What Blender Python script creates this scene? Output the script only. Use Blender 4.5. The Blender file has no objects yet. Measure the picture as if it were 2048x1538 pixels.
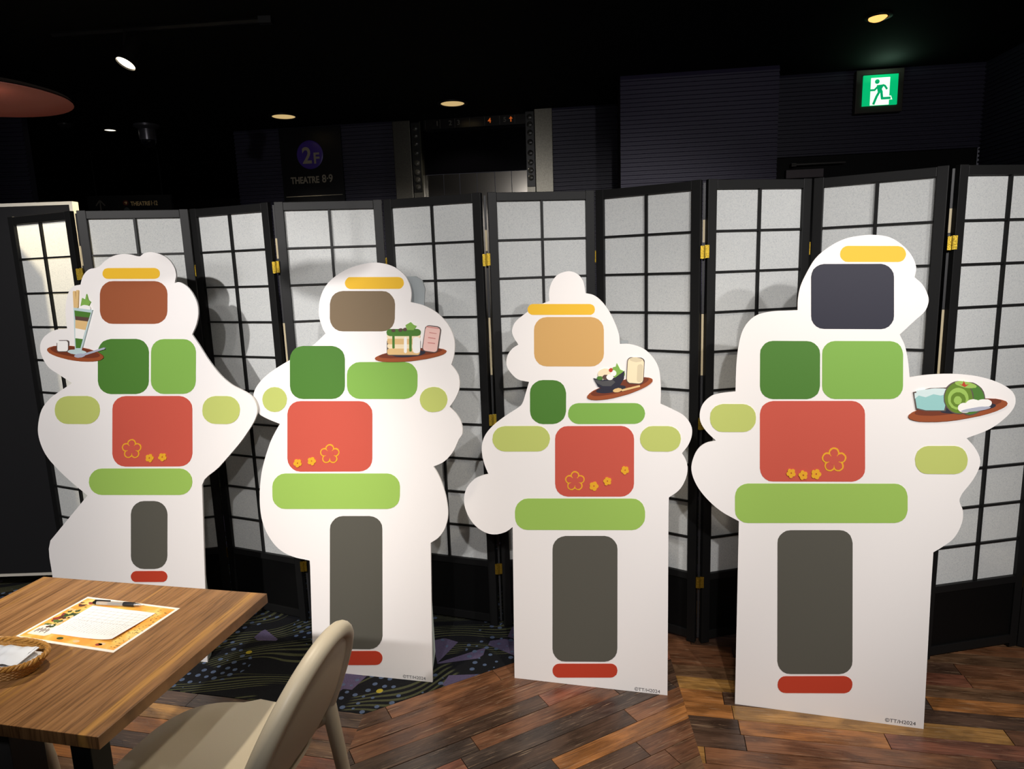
import bpy, bmesh, math, random
from mathutils import Matrix, Vector

random.seed(7)
scene = bpy.context.scene
COL = scene.collection
PI = math.pi

# ---------------------------------------------------------------- camera
cam_data = bpy.data.cameras.new('camera')
cam_data.sensor_fit = 'HORIZONTAL'
cam_data.sensor_width = 36.0
cam_data.lens = 1350.6 / 2048 * 36.0
cam_data.clip_start = 0.02
cam = bpy.data.objects.new('camera', cam_data)
COL.objects.link(cam)
_p, _r = 0.1727027, -0.03401094
_f = Vector((0, math.cos(_p), -math.sin(_p)))
_x = Vector((1, 0, 0)); _u = Vector((0, math.sin(_p), math.cos(_p)))
_R = math.cos(_r) * _x + math.sin(_r) * _u
_U = -math.sin(_r) * _x + math.cos(_r) * _u
cam.matrix_world = Matrix(((_R.x, _U.x, -_f.x, 0), (_R.y, _U.y, -_f.y, 0), (_R.z, _U.z, -_f.z, 1.51664), (0, 0, 0, 1)))
scene.camera = cam

# ---------------------------------------------------------------- world, exposure
world = bpy.data.worlds.new('world')
scene.world = world
world.use_nodes = True
world.node_tree.nodes['Background'].inputs[0].default_value = (0.9, 0.88, 1.0, 1)
world.node_tree.nodes['Background'].inputs[1].default_value = 0.03
vs = scene.view_settings
vs.view_transform = 'Standard'
vs.look = 'None'
vs.gamma = 1.0
vs.use_curve_mapping = False
vs.exposure = 0.0

CEIL = 2.7

def spot(name, loc, target, power, angle=70, blend=0.6, color=(1, .93, .85), radius=.04):
    d = bpy.data.lights.new(name, 'SPOT')
    d.energy = power; d.spot_size = math.radians(angle); d.spot_blend = blend
    d.color = color; d.shadow_soft_size = radius
    o = bpy.data.objects.new(name, d)
    o.location = loc
    o.rotation_euler = (Vector(target) - Vector(loc)).to_track_quat('-Z', 'Y').to_euler()
    COL.objects.link(o)
    return o

# unseen cafe ceiling spots, with wall washes added to brighten the lobby
CAFE_SPOTS_AND_WASHES = [
    ((-1.9, -0.6, 2.6), (-1.68, 2.5, 0.98), 400, 50),
    ((-0.6, -0.9, 2.6), (-0.42, 2.5, 0.92), 145, 42),
    ((0.35, -0.8, 2.6), (0.38, 2.5, 1.04), 185, 50),
    ((1.4, -0.8, 2.6), (1.1, 2.3, 0.98), 165, 48),
    ((2.4, -0.4, 2.6), (1.7, 2.3, 0.98), 112, 48),
    ((-1.2, -1.0, 2.55), (-1.5, 5.6, 2.15), 56, 44),  # added wash, not a known lamp: lifts the back wall on the left
    ((1.2, -1.0, 2.55), (1.6, 5.0, 2.15), 56, 44),  # added wash for the bay and the right wall
    ((-0.85, 1.75, 2.62), (-0.95, 1.45, 0.0), 92, 75),
    ((0.5, 1.35, 2.62), (0.45, 1.4, 0.0), 52, 100),
]
for i, (l, t, p, a) in enumerate(CAFE_SPOTS_AND_WASHES):
    spot('spot_and_added_wash', l, t, p, a, .6, (1, .965, .945) if i < 7 else (1, .87, .70))

# ---------------------------------------------------------------- colour / material helpers
def lin(c):
    return tuple((x / 255 / 12.92 if x / 255 <= .04045 else ((x / 255 + .055) / 1.055) ** 2.4) for x in c)

MATS = {}
def mat(name, rgb, rough=.6, metal=0, spec=.5, emit=None, strength=0, noise=0, nscale=40, bump=0, trans=0, ior=1.45, coat=0):
    if name in MATS:
        return MATS[name]
    m = bpy.data.materials.new(name); m.use_nodes = True
    nt = m.node_tree; b = nt.nodes['Principled BSDF']
    c = (*lin(rgb), 1)
    b.inputs['Base Color'].default_value = c
    b.inputs['Roughness'].default_value = rough
    b.inputs['Metallic'].default_value = metal
    b.inputs['Specular IOR Level'].default_value = spec
    b.inputs['IOR'].default_value = ior
    b.inputs['Transmission Weight'].default_value = trans
    b.inputs['Coat Weight'].default_value = coat
    if emit:
        b.inputs['Emission Color'].default_value = (*lin(emit), 1)
        b.inputs['Emission Strength'].default_value = strength
    if noise or bump:
        tc = nt.nodes.new('ShaderNodeTexCoord')
        n = nt.nodes.new('ShaderNodeTexNoise'); n.inputs['Scale'].default_value = nscale; n.inputs['Detail'].default_value = 4
        nt.links.new(tc.outputs['Object'], n.inputs['Vector'])
        if noise:
            mx = nt.nodes.new('ShaderNodeMixRGB'); mx.blend_type = 'MULTIPLY'; mx.inputs[0].default_value = noise
            mx.inputs[1].default_value = c
            rp = nt.nodes.new('ShaderNodeValToRGB'); rp.color_ramp.elements[0].position = .3; rp.color_ramp.elements[1].position = .7
            nt.links.new(n.outputs['Fac'], rp.inputs[0]); nt.links.new(rp.outputs[0], mx.inputs[2])
            nt.links.new(mx.outputs[0], b.inputs['Base Color'])
        if bump:
            bp = nt.nodes.new('ShaderNodeBump'); bp.inputs['Strength'].default_value = bump; bp.inputs['Distance'].default_value = .002
            nt.links.new(n.outputs['Fac'], bp.inputs['Height']); nt.links.new(bp.outputs[0], b.inputs['Normal'])
    MATS[name] = m
    return m

def ramp(nt, stops):
    r = nt.nodes.new('ShaderNodeValToRGB'); e = r.color_ramp.elements
    while len(e) < len(stops): e.new(.5)
    for k, (p, c) in zip(e, stops):
        k.position = p; k.color = (*lin(c), 1)
    return r

def nodes(name):
    m = bpy.data.materials.new(name); m.use_nodes = True; MATS[name] = m
    return m, m.node_tree, m.node_tree.nodes['Principled BSDF']

def mapping(nt, coord, scale=(1, 1, 1), rot=(0, 0, 0), loc=(0, 0, 0)):
    mp = nt.nodes.new('ShaderNodeMapping')
    mp.inputs['Scale'].default_value = scale; mp.inputs['Rotation'].default_value = rot; mp.inputs['Location'].default_value = loc
    nt.links.new(coord, mp.inputs['Vector'])
    return mp

def math_node(nt, op, a, b=None, c=None):
    n = nt.nodes.new('ShaderNodeMath'); n.operation = op
    for i, v in enumerate((a, b, c)):
        if v is None: continue
        if isinstance(v, (int, float)): n.inputs[i].default_value = v
        else: nt.links.new(v, n.inputs[i])
    return n.outputs[0]

def mixc(nt, fac, a, b, mode='MIX'):
    n = nt.nodes.new('ShaderNodeMixRGB'); n.blend_type = mode
    for i, v in enumerate((fac, a, b)):
        if isinstance(v, (int, float)): n.inputs[i].default_value = v
        elif isinstance(v, tuple): n.inputs[i].default_value = v if len(v) == 4 else (*lin(v), 1)
        else: nt.links.new(v, n.inputs[i])
    return n.outputs[0]

def noise_tex(nt, vec, scale, detail=4, dist=0, rough=.5):
    n = nt.nodes.new('ShaderNodeTexNoise'); n.inputs['Scale'].default_value = scale; n.inputs['Detail'].default_value = detail
    n.inputs['Distortion'].default_value = dist; n.inputs['Roughness'].default_value = rough
    nt.links.new(vec, n.inputs['Vector'])
    return n

# floor planks: reclaimed boards, each with its own tone
def make_plank_material():
    m, nt, b = nodes('reclaimed_wood')
    tc = nt.nodes.new('ShaderNodeTexCoord'); oi = nt.nodes.new('ShaderNodeObjectInfo')
    off = nt.nodes.new('ShaderNodeVectorMath'); off.operation = 'MULTIPLY_ADD'
    cmb = nt.nodes.new('ShaderNodeCombineXYZ')
    nt.links.new(oi.outputs['Random'], cmb.inputs[0]); nt.links.new(oi.outputs['Random'], cmb.inputs[1])
    nt.links.new(cmb.outputs[0], off.inputs[0]); off.inputs[1].default_value = (37, 91, 13)
    nt.links.new(tc.outputs['Object'], off.inputs[2])
    v = off.outputs[0]
    tone = ramp(nt, [(0, (88, 66, 52)), (.12, (130, 88, 62)), (.26, (148, 100, 68)), (.40, (100, 74, 58)), (.52, (186, 124, 68)), (.62, (128, 96, 70)), (.74, (146, 92, 70)), (.86, (84, 70, 62)), (.93, (190, 142, 78))])
    tone.color_ramp.interpolation = 'CONSTANT'
    nt.links.new(oi.outputs['Random'], tone.inputs[0])
    g = noise_tex(nt, mapping(nt, v, (4, 120, 1)).outputs[0], 1.6, 7, .8, .68)
    gr = ramp(nt, [(.30, (96, 86, 80)), (.46, (215, 210, 206)), (.62, (255, 255, 255))])
    nt.links.new(g.outputs['Fac'], gr.inputs[0])
    c1 = mixc(nt, .8, tone.outputs[0], gr.outputs[0], 'MULTIPLY')
    bl = noise_tex(nt, mapping(nt, v, (3, 9, 1)).outputs[0], 2.2, 5, .4)
    br = ramp(nt, [(.42, (92, 82, 76)), (.58, (255, 255, 255))])
    nt.links.new(bl.outputs['Fac'], br.inputs[0])
    c2 = mixc(nt, .5, c1, br.outputs[0], 'MULTIPLY')
    sc = noise_tex(nt, mapping(nt, v, (9, 170, 1)).outputs[0], 1.0, 4, 1.2)
    sr = ramp(nt, [(.60, (0, 0, 0)), (.68, (255, 255, 255))])
    nt.links.new(sc.outputs['Fac'], sr.inputs[0])
    c3 = mixc(nt, math_node(nt, 'MULTIPLY', sr.outputs[0], .35), c2, (190, 160, 128))
    nt.links.new(c3, b.inputs['Base Color'])
    rr = math_node(nt, 'MULTIPLY_ADD', bl.outputs['Fac'], .35, .13)
    nt.links.new(rr, b.inputs['Roughness'])
    bp = nt.nodes.new('ShaderNodeBump'); bp.inputs['Strength'].default_value = .35; bp.inputs['Distance'].default_value = .0015
    nt.links.new(g.outputs['Fac'], bp.inputs['Height']); nt.links.new(bp.outputs[0], b.inputs['Normal'])
    return m

def make_carpet_material():
    m, nt, b = nodes('patterned_carpet')
    tc = nt.nodes.new('ShaderNodeTexCoord'); v = tc.outputs['Object']
    base = (24, 25, 28)
    # flowing olive stripes: bands of fine lines bent by a slow warp
    sp0 = nt.nodes.new('ShaderNodeSeparateXYZ'); nt.links.new(mapping(nt, v, (1, 1, 1), (0, 0, -.2)).outputs[0], sp0.inputs[0])
    wp = noise_tex(nt, mapping(nt, v, (1.1, 1.6, 1)).outputs[0], 1.5, 1)
    yy = math_node(nt, 'MULTIPLY_ADD', wp.outputs['Fac'], .55, sp0.outputs[1])
    st = math_node(nt, 'LESS_THAN', math_node(nt, 'FRACT', math_node(nt, 'MULTIPLY', yy, 42.0)), .42)
    bd = math_node(nt, 'LESS_THAN', math_node(nt, 'FRACT', math_node(nt, 'MULTIPLY', yy, 5.2)), .62)
    mk = noise_tex(nt, v, 2.4, 1); mr = ramp(nt, [(.42, (0, 0, 0)), (.45, (255, 255, 255))]); nt.links.new(mk.outputs['Fac'], mr.inputs[0])
    c = mixc(nt, math_node(nt, 'MULTIPLY', math_node(nt, 'MULTIPLY', st, bd), mr.outputs[0]), base, (72, 74, 54))
    # purple patches
    vo = nt.nodes.new('ShaderNodeTexVoronoi'); vo.inputs['Scale'].default_value = 7.0; nt.links.new(mapping(nt, v, (1, 1.3, 0), (0, 0, .5)).outputs[0], vo.inputs['Vector'])
    pr = nt.nodes.new('ShaderNodeSeparateColor'); nt.links.new(vo.outputs['Color'], pr.inputs[0])
    c = mixc(nt, math_node(nt, 'GREATER_THAN', pr.outputs[0], .88), c, (84, 76, 102))
    # rows of small blue dots
    def dots(scale, rnd, rad, thr, chan, ang):
        d = nt.nodes.new('ShaderNodeTexVoronoi'); d.inputs['Scale'].default_value = scale; d.inputs['Randomness'].default_value = rnd
        nt.links.new(mapping(nt, v, (1, 1, .0), (0, 0, ang)).outputs[0], d.inputs['Vector'])
        s = nt.nodes.new('ShaderNodeSeparateColor'); nt.links.new(d.outputs['Color'], s.inputs[0])
        return math_node(nt, 'MULTIPLY', math_node(nt, 'LESS_THAN', d.outputs['Distance'], rad), math_node(nt, 'GREATER_THAN', s.outputs[chan], thr))
    m2 = noise_tex(nt, mapping(nt, v, (1, 1, 1), (0, 0, 0), (5, 3, 0)).outputs[0], 2.6, 1)
    dm = math_node(nt, 'GREATER_THAN', m2.outputs['Fac'], .47)
    c = mixc(nt, math_node(nt, 'MULTIPLY', dots(26, .28, .26, .12, 0, .35), dm), c, (80, 94, 120))
    c = mixc(nt, dots(9, .9, .17, .72, 1, .1), c, (168, 152, 52))
    c = mixc(nt, dots(16, .8, .15, .80, 2, .7), c, (84, 128, 128))
    f = noise_tex(nt, v, 420, 2)
    c = mixc(nt, .5, c, f.outputs['Fac'], 'OVERLAY')
    nt.links.new(c, b.inputs['Base Color'])
    b.inputs['Roughness'].default_value = .95; b.inputs['Specular IOR Level'].default_value = .1
    bp = nt.nodes.new('ShaderNodeBump'); bp.inputs['Strength'].default_value = .6; bp.inputs['Distance'].default_value = .003
    nt.links.new(f.outputs['Fac'], bp.inputs['Height']); nt.links.new(bp.outputs[0], b.inputs['Normal'])
    return m

def make_table_wood():
    m, nt, b = nodes('walnut_laminate')
    tc = nt.nodes.new('ShaderNodeTexCoord'); v = tc.outputs['Object']
    g = noise_tex(nt, mapping(nt, v, (60, 2.4, 8)).outputs[0], 1.0, 6, .8, .6)
    gr = ramp(nt, [(.30, (104, 72, 44)), (.48, (142, 102, 64)), (.62, (158, 116, 74)), (.8, (172, 130, 84))])
    nt.links.new(g.outputs['Fac'], gr.inputs[0])
    s = noise_tex(nt, mapping(nt, v, (26, .35, 4), (0, 0, 0), (3.3, 0, 0)).outputs[0], 1.0, 2, .1)
    sr = ramp(nt, [(.58, (0, 0, 0)), (.66, (255, 255, 255))]); nt.links.new(s.outputs['Fac'], sr.inputs[0])
    c = mixc(nt, math_node(nt, 'MULTIPLY', sr.outputs[0], .55), gr.outputs[0], (204, 152, 76))
    k = noise_tex(nt, mapping(nt, v, (220, 9, 8)).outputs[0], 1.0, 3, .3)
    kr = ramp(nt, [(.36, (150, 140, 130)), (.5, (255, 255, 255))]); nt.links.new(k.outputs['Fac'], kr.inputs[0])
    c = mixc(nt, .55, c, kr.outputs[0], 'MULTIPLY')
    nt.links.new(c, b.inputs['Base Color'])
    b.inputs['Roughness'].default_value = .42
    return m

def make_paper():
    m, nt, b = nodes('shoji_paper')
    tc = nt.nodes.new('ShaderNodeTexCoord'); oi = nt.nodes.new('ShaderNodeObjectInfo')
    off = nt.nodes.new('ShaderNodeVectorMath'); off.operation = 'ADD'
    cmb = nt.nodes.new('ShaderNodeCombineXYZ')
    nt.links.new(math_node(nt, 'MULTIPLY', oi.outputs['Random'], 50.0), cmb.inputs[0])
    nt.links.new(tc.outputs['Object'], off.inputs[0]); nt.links.new(cmb.outputs[0], off.inputs[1])
    f = noise_tex(nt, off.outputs[0], 230, 5, 1.2, .7)
    r = ramp(nt, [(.30, (198, 202, 204)), (.5, (234, 236, 234)), (.7, (246, 247, 243))])
    nt.links.new(f.outputs['Fac'], r.inputs[0])
    nt.links.new(r.outputs[0], b.inputs['Base Color'])
    b.inputs['Roughness'].default_value = .9; b.inputs['Specular IOR Level'].default_value = .15
    tl = nt.nodes.new('ShaderNodeBsdfTranslucent'); nt.links.new(r.outputs[0], tl.inputs['Color'])
    mx = nt.nodes.new('ShaderNodeMixShader'); mx.inputs[0].default_value = .28
    nt.links.new(b.outputs[0], mx.inputs[1]); nt.links.new(tl.outputs[0], mx.inputs[2])
    nt.links.new(mx.outputs[0], nt.nodes['Material Output'].inputs['Surface'])
    return m

WOOD = make_plank_material(); CARPET = make_carpet_material(); TABLEWOOD = make_table_wood(); PAPER = make_paper()
BLACKLAC = mat('black_lacquer', (19, 19, 19), .5, spec=.3)
BLACK = mat('matt_black', (16, 16, 17), .6, spec=.3)
BRASS = mat('hammered_brass', (214, 180, 66), .34, 1, noise=.8, nscale=500, bump=.6)
WHITEBOARD = mat('white_foam_board', (238, 234, 232), .55)
BOARDBACK = mat('grey_board_back', (176, 186, 180), .8)
STEEL = mat('brushed_steel', (122, 119, 110), .28, 1, noise=.25, nscale=90)
RIB = mat('ribbed_wall_charcoal', (60, 58, 76), .45, spec=.4)
RIBP = mat('ribbed_wall_violet', (66, 61, 88), .45, spec=.4)
CEILM = mat('black_ceiling', (15, 15, 15), .8, spec=.2)
DARKWALL = mat('dark_wall', (30, 28, 27), .7)
LETTER = mat('sign_lettering', (176, 168, 150), .6)
CHAIRM = mat('beige_plastic', (206, 196, 174), .42, noise=.06, nscale=900)

# ---------------------------------------------------------------- mesh helpers
class MB:
    def __init__(s): s.v = []; s.f = []; s.m = []
    def add(s, vs, fs, mi=0):
        o = len(s.v); s.v += [tuple(x) for x in vs]
        for f in fs: s.f.append(tuple(i + o for i in f)); s.m.append(mi)
    def box(s, x0, x1, y0, y1, z0, z1, mi=0, M=None):
        p = [Vector(c) for c in ((x0, y0, z0), (x1, y0, z0), (x1, y1, z0), (x0, y1, z0), (x0, y0, z1), (x1, y0, z1), (x1, y1, z1), (x0, y1, z1))]
        if M is not None: p = [M @ q for q in p]
        s.add(p, [(0, 3, 2, 1), (4, 5, 6, 7), (0, 1, 5, 4), (1, 2, 6, 5), (2, 3, 7, 6), (3, 0, 4, 7)], mi)
    def prism(s, poly, z0, z1, mi=0, M=None):
        n = len(poly)
        p = [Vector((x, y, z0)) for x, y in poly] + [Vector((x, y, z1)) for x, y in poly]
        if M is not None: p = [M @ q for q in p]
        s.add(p, [tuple(range(n - 1, -1, -1)), tuple(range(n, 2 * n))] + [(i, (i + 1) % n, n + (i + 1) % n, n + i) for i in range(n)], mi)
    def lathe(s, prof, n=24, M=None, mi=0, cap=True):
        p = []
        for r, z in prof:
            for k in range(n):
                a = 2 * PI * k / n; p.append(Vector((r * math.cos(a), r * math.sin(a), z)))
        if M is not None: p = [M @ q for q in p]
        fs = []
        for i in range(len(prof) - 1):
            for k in range(n):
                fs.append((i * n + k, i * n + (k + 1) % n, (i + 1) * n + (k + 1) % n, (i + 1) * n + k))
        if cap:
            fs.append(tuple(range(n - 1, -1, -1))); fs.append(tuple(range((len(prof) - 1) * n, len(prof) * n)))
        s.add(p, fs, mi)
    def tube(s, pts, rad, n=10, closed=False, mi=0, flat=1.0):
        pts = [Vector(p) for p in pts]; N = len(pts); p = []
        prev = None
        for i, q in enumerate(pts):
            a = pts[(i - 1) % N] if (closed or i > 0) else q
            b = pts[(i + 1) % N] if (closed or i < N - 1) else q
            t = (b - a).normalized()
            if prev is None:
                side = t.cross(Vector((0, 0, 1)))
                if side.length < 1e-4: side = t.cross(Vector((0, 1, 0)))
                side.normalize()
            else:
                side = (prev - t * prev.dot(t)).normalized()
            prev = side; up = side.cross(t)
            r = rad[i] if isinstance(rad, (list, tuple)) else rad
            for k in range(n):
                an = 2 * PI * k / n; p.append(q + side * (r * math.cos(an)) + up * (r * flat * math.sin(an)))
        fs = []
        for i in range(N if closed else N - 1):
            j = (i + 1) % N
            for k in range(n): fs.append((i * n + k, i * n + (k + 1) % n, j * n + (k + 1) % n, j * n + k))
        if not closed:
            fs.append(tuple(range(n - 1, -1, -1))); fs.append(tuple(range((N - 1) * n, N * n)))
        s.add(p, fs, mi)
    def mesh(s, name, mats, smooth=False, bevel=0):
        me = bpy.data.meshes.new(name); me.from_pydata(s.v, [], s.f)
        for m in (mats if isinstance(mats, (list, tuple)) else [mats]): me.materials.append(m)
        me.polygons.foreach_set('material_index', s.m)
        bm = bmesh.new(); bm.from_mesh(me)
        bmesh.ops.recalc_face_normals(bm, faces=bm.faces)
        if bevel:
            es = [e for e in bm.edges if len(e.link_faces) == 2 and e.calc_face_angle(0) > .5]
            bmesh.ops.bevel(bm, geom=es, offset=bevel, segments=2, affect='EDGES', profile=.6)
        bm.to_mesh(me); bm.free()
        if smooth:
            me.polygons.foreach_set('use_smooth', [True] * len(me.polygons))
            try: me.set_sharp_from_angle(angle=math.radians(40))
            except Exception: pass
        return me

def obj(name, me, parent=None, loc=(0, 0, 0), rot=(0, 0, 0)):
    o = bpy.data.objects.new(name, me); COL.objects.link(o)
    o.location = loc; o.rotation_euler = rot
    if parent is not None: o.parent = parent
    return o
def tag(o, label=None, cat=None, group=None, kind=None):
    if label: o['label'] = label
    if cat: o['category'] = cat
    if group: o['group'] = group
    if kind: o['kind'] = kind
    return o
def thing(name, label, cat, loc=(0, 0, 0), rotz=0, group=None, kind=None):
    o = obj(name, None, None, loc, (0, 0, rotz)); o.empty_display_size = .1
    return tag(o, label, cat, group, kind)
def copy_tree(o, parent=None):
    c = o.copy(); COL.objects.link(c); c.parent = parent
    for ch in list(o.children): copy_tree(ch, c)
    return c

def text_mesh(body, size, material, align='LEFT', extrude=.0006, bold=0):
    cu = bpy.data.curves.new('lettering', 'FONT'); cu.body = body; cu.size = size
    cu.align_x = align; cu.extrude = extrude; cu.offset = bold
    t = bpy.data.objects.new('lettering', cu); COL.objects.link(t)
    dg = bpy.context.evaluated_depsgraph_get()
    me = bpy.data.meshes.new_from_object(t.evaluated_get(dg))
    bpy.data.objects.remove(t); me.materials.clear(); me.materials.append(material)
    return me

def smooth_closed(pts, sub=4, corner=48):
    P = [Vector((a, b, 0)) for a, b in pts]; n = len(P); T = []
    for i in range(n):
        a, b = P[i] - P[i - 1], P[(i + 1) % n] - P[i]
        T.append(None if math.degrees(a.angle(b)) > corner else (P[(i + 1) % n] - P[i - 1]).normalized())
    out = []
    for i in range(n):
        j = (i + 1) % n; a, b = P[i], P[j]; L = (b - a).length; ch = (b - a).normalized()
        long = L > .16
        ta = (T[i] if T[i] is not None and not long else ch) * L; tb = (T[j] if T[j] is not None and not long else ch) * L
        for k in range(sub if not long else 1):
            t = k / sub; h = (2*t**3-3*t**2+1, t**3-2*t**2+t, -2*t**3+3*t**2, t**3-t**2)
            q = a*h[0] + ta*h[1] + b*h[2] + tb*h[3]; out.append((q.x, q.y))
    return out

# ================================================================ THE SETTING
# ---- floor: slab with planks laid in a wide chevron, carpet behind it
mb = MB(); mb.box(-7, 5, -2.5, 13, -.06, -.012)
floor = tag(obj('floor', mb.mesh('floor', mat('plank_gap', (12, 9, 7), .9))), 'dark floor slab under the wooden planks', None, kind='structure')

def clip(poly, a, b, c):          # keep a*x+b*y<=c
    out = []
    for i in range(len(poly)):
        p, q = poly[i], poly[(i + 1) % len(poly)]
        dp, dq = a*p[0] + b*p[1] - c, a*q[0] + b*q[1] - c
        if dp <= 0: out.append(p)
        if (dp < 0 < dq) or (dq < 0 < dp):
            t = dp / (dp - dq); out.append((p[0] + t*(q[0]-p[0]), p[1] + t*(q[1]-p[1])))
    return out
def side(p, q, flip=1):           # half plane left of p->q (flip=-1: right)
    dx, dy = q[0]-p[0], q[1]-p[1]
    a, b = dy*flip, -dx*flip
    return a, b, a*p[0] + b*p[1]
def area(P): return .5*abs(sum(P[i][0]*P[(i+1) % len(P)][1]-P[(i+1) % len(P)][0]*P[i][1] for i in range(len(P))))

K0 = (-.555, 2.122)                                   # carpet corner
EDGE_L = (Vector((-3.2, 2.742)), Vector(K0))          # carpet edge, left stretch
EDGE_R = (Vector(K0), Vector((.62, 2.749)))           # carpet edge, right stretch
AB = (K0, (-.615, 1.2)); BC = ((.60, 2.74), (.505, 1.2))
PW = .074
def zone(ang, org, planes, xr, yr):
    c, s = math.cos(ang), math.sin(ang); out = []
    for j in range(yr[0], yr[1]):
        x = xr[0] - random.random()*.5
        while x < xr[1]:
            L = random.uniform(.32, .85)
            g = .0012
            P = [(x+g, j*PW+g), (x+L-g, j*PW+g), (x+L-g, (j+1)*PW-g), (x+g, (j+1)*PW-g)]
            W = [(org[0]+c*a-s*b, org[1]+s*a+c*b) for a, b in P]
            for pl in planes:
                W = clip(W, *pl)
                if len(W) < 3: break
            if len(W) >= 3 and area(W) > .0006: out.append((W, ang))
            x += L
    return out
BOX = [(-1, 0, 1.75), (1, 0, 2.55), (0, -1, -.95), (0, 1, 2.95)]
planks = []
g2 = .0012
planks += zone(math.radians(-13), K0, BOX + [side(*AB, -1), side(EDGE_L[0], EDGE_L[1], -1)], (-2.2, .6), (-18, 6))
planks += zone(math.radians(28.1), K0, BOX + [side(*AB, 1), side(*BC, -1), side(EDGE_R[0], EDGE_R[1], -1)], (-.8, 1.6), (-26, 0))
planks += zone(math.radians(-11.5), (.57, 2.36), BOX + [side(*BC, 1)], (-.5, 2.3), (-18, 15))
for W, ang in planks:
    cx = sum(p[0] for p in W)/len(W); cy = sum(p[1] for p in W)/len(W)
    c, s = math.cos(-ang), math.sin(-ang)
    loc = [((p[0]-cx)*c-(p[1]-cy)*s, (p[0]-cx)*s+(p[1]-cy)*c) for p in W]
    mb = MB(); mb.prism(loc, -.012, random.uniform(-.0006, .0004))
    obj('plank', mb.mesh('plank', WOOD), floor, (cx, cy, 0), (0, 0, ang))

mb = MB()
E0, E1 = EDGE_L; E2 = EDGE_R[1]
mb.prism([(-7, 13), (-7, 3.58), (E0.x, E0.y), (K0[0], K0[1]), (E2.x, E2.y), (.62, 2.96), (5, 2.96), (5, 13)], -.012, .001)
tag(obj('carpet', mb.mesh('carpet', CARPET)), 'dark patterned carpet with dots and stripes behind the wooden floor', kind='structure')

# ---- ceiling
mb = MB(); mb.box(-7, 5, -2.5, 7.35, CEIL, CEIL+.1)
tag(obj('ceiling', mb.mesh('ceiling', CEILM)), 'black ceiling', kind='structure')
mb = MB(); mb.box(-7, -2.0, 7.35, 13, 2.95, 3.05); mb.box(-7, -2.0, 7.35, 7.4, 2.7, 3.05)
tag(obj('trim_1', mb.mesh('trim_1', mat('corridor_ceiling', (52, 46, 42), .8))), 'raised dark ceiling of the far corridor', kind='structure')

# ---- back wall frame: local x along the wall, -y towards the viewer
WA = math.atan2(-.1330, .9911)
WALL_O = (0, 5.6, 0)
def wobj(name, me, parent=None, s=0, t=0, z=0):
    """place on the back wall: s along it, t out of it"""
    if parent is not None: return obj(name, me, parent, (s, -t, z))
    c, sn = math.cos(WA), math.sin(WA)
    return obj(name, me, None, (WALL_O[0]+s*c+t*sn, WALL_O[1]+s*sn-t*c, z), (0, 0, WA))
def ribbed(name, w, h, material, pitch=.0305, depth=.010, thick=.06, z0=0):
    n = int(h/pitch); prof = [(-0.0, z0)]
    for k in range(n):
        z = z0+k*pitch
        prof += [(0, z), (0, z+pitch*.45), (-depth, z+pitch*.55), (-depth, z+pitch*.93)]
    prof.append((0, z0+h))
    mb = MB(); N = len(prof)
    vs = [(0, y, z) for y, z in prof] + [(w, y, z) for y, z in prof]
    mb.add(vs, [(i, i+1, N+i+1, N+i) for i in range(N-1)])
    mb.box(0, w, .001, thick, z0, z0+h)
    return mb.mesh(name, material)
wobjS = lambda n, me, s, t, lab: tag(wobj(n, me, None, s, t), lab, kind='structure')
wobjS('wall_back', ribbed('wall_back', 1.37, CEIL, RIB), -2.26, 0, 'dark horizontally ribbed wall around the floor sign')
wobjS('wall_middle', ribbed('wall_middle', .50, CEIL, RIB), .395, .10, 'dark ribbed wall between elevator and projecting bay')
b1 = wobjS('wall_bay', ribbed('wall_bay', .985, CEIL, RIBP, .0265, .009), .887, .87, 'violet-grey ribbed wall bay projecting forward')
mb = MB(); mb.box(0, .985, .0605, .85, 0, CEIL)
obj('bay_core', mb.mesh('bay_core', DARKWALL), b1)
r1 = wobjS('wall_right', ribbed('wall_right', 1.33, .52, RIB, .0265, .009, z0=2.18), 1.872, .61, 'dark ribbed wall above the service door')
mb = MB(); mb.box(.02, 1.33, .03, .06, 0, 2.18)
obj('door_recess', mb.mesh('door_recess', BLACK), r1)
c, sn = math.cos(WA), math.sin(WA)
px, py = WALL_O[0]+3.2*c+.61*sn, WALL_O[1]+3.2*sn-.61*c
me = ribbed('wall_side', 3.0, CEIL, RIB, .0265, .009)
tag(obj('wall_side', me, None, (px, py, 0), (0, 0, WA-PI/2)), 'dark ribbed side wall at the far right', kind='structure')
# corridor walls on the far left
mb = MB(); mb.box(-7, -2.0, 11.5, 11.6, 0, 3.0); mb.box(-6.2, -6.1, 5.5, 11.6, 0, 3.0)
tag(obj('wall_corridor', mb.mesh('wall_corridor', mat('corridor_wall', (40, 36, 33), .8))), 'dim wall at the end of the far corridor', kind='structure')
mb = MB(); mb.box(-2.36, -2.26, 0, 2.2, 0, 3.0)
wobjS('wall_return', mb.mesh('wall_return', DARKWALL), 0, -2.2, 'dark return of the ribbed wall into the corridor')
lc = tag(obj('wall_column', ribbed('wall_column', .24, CEIL, RIB, .03, .01), None, (-3.62, 5.0, 0), (0, 0, .05)), 'dark ribbed pillar at the far left', kind='structure')
mb = MB(); mb.box(-.9, -.012, -.02, .1, 0, 2.36)
obj('pillar_side_panel', mb.mesh('pillar_side_panel', mat('taupe_panel', (92, 76, 70), .7)), lc)

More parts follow.
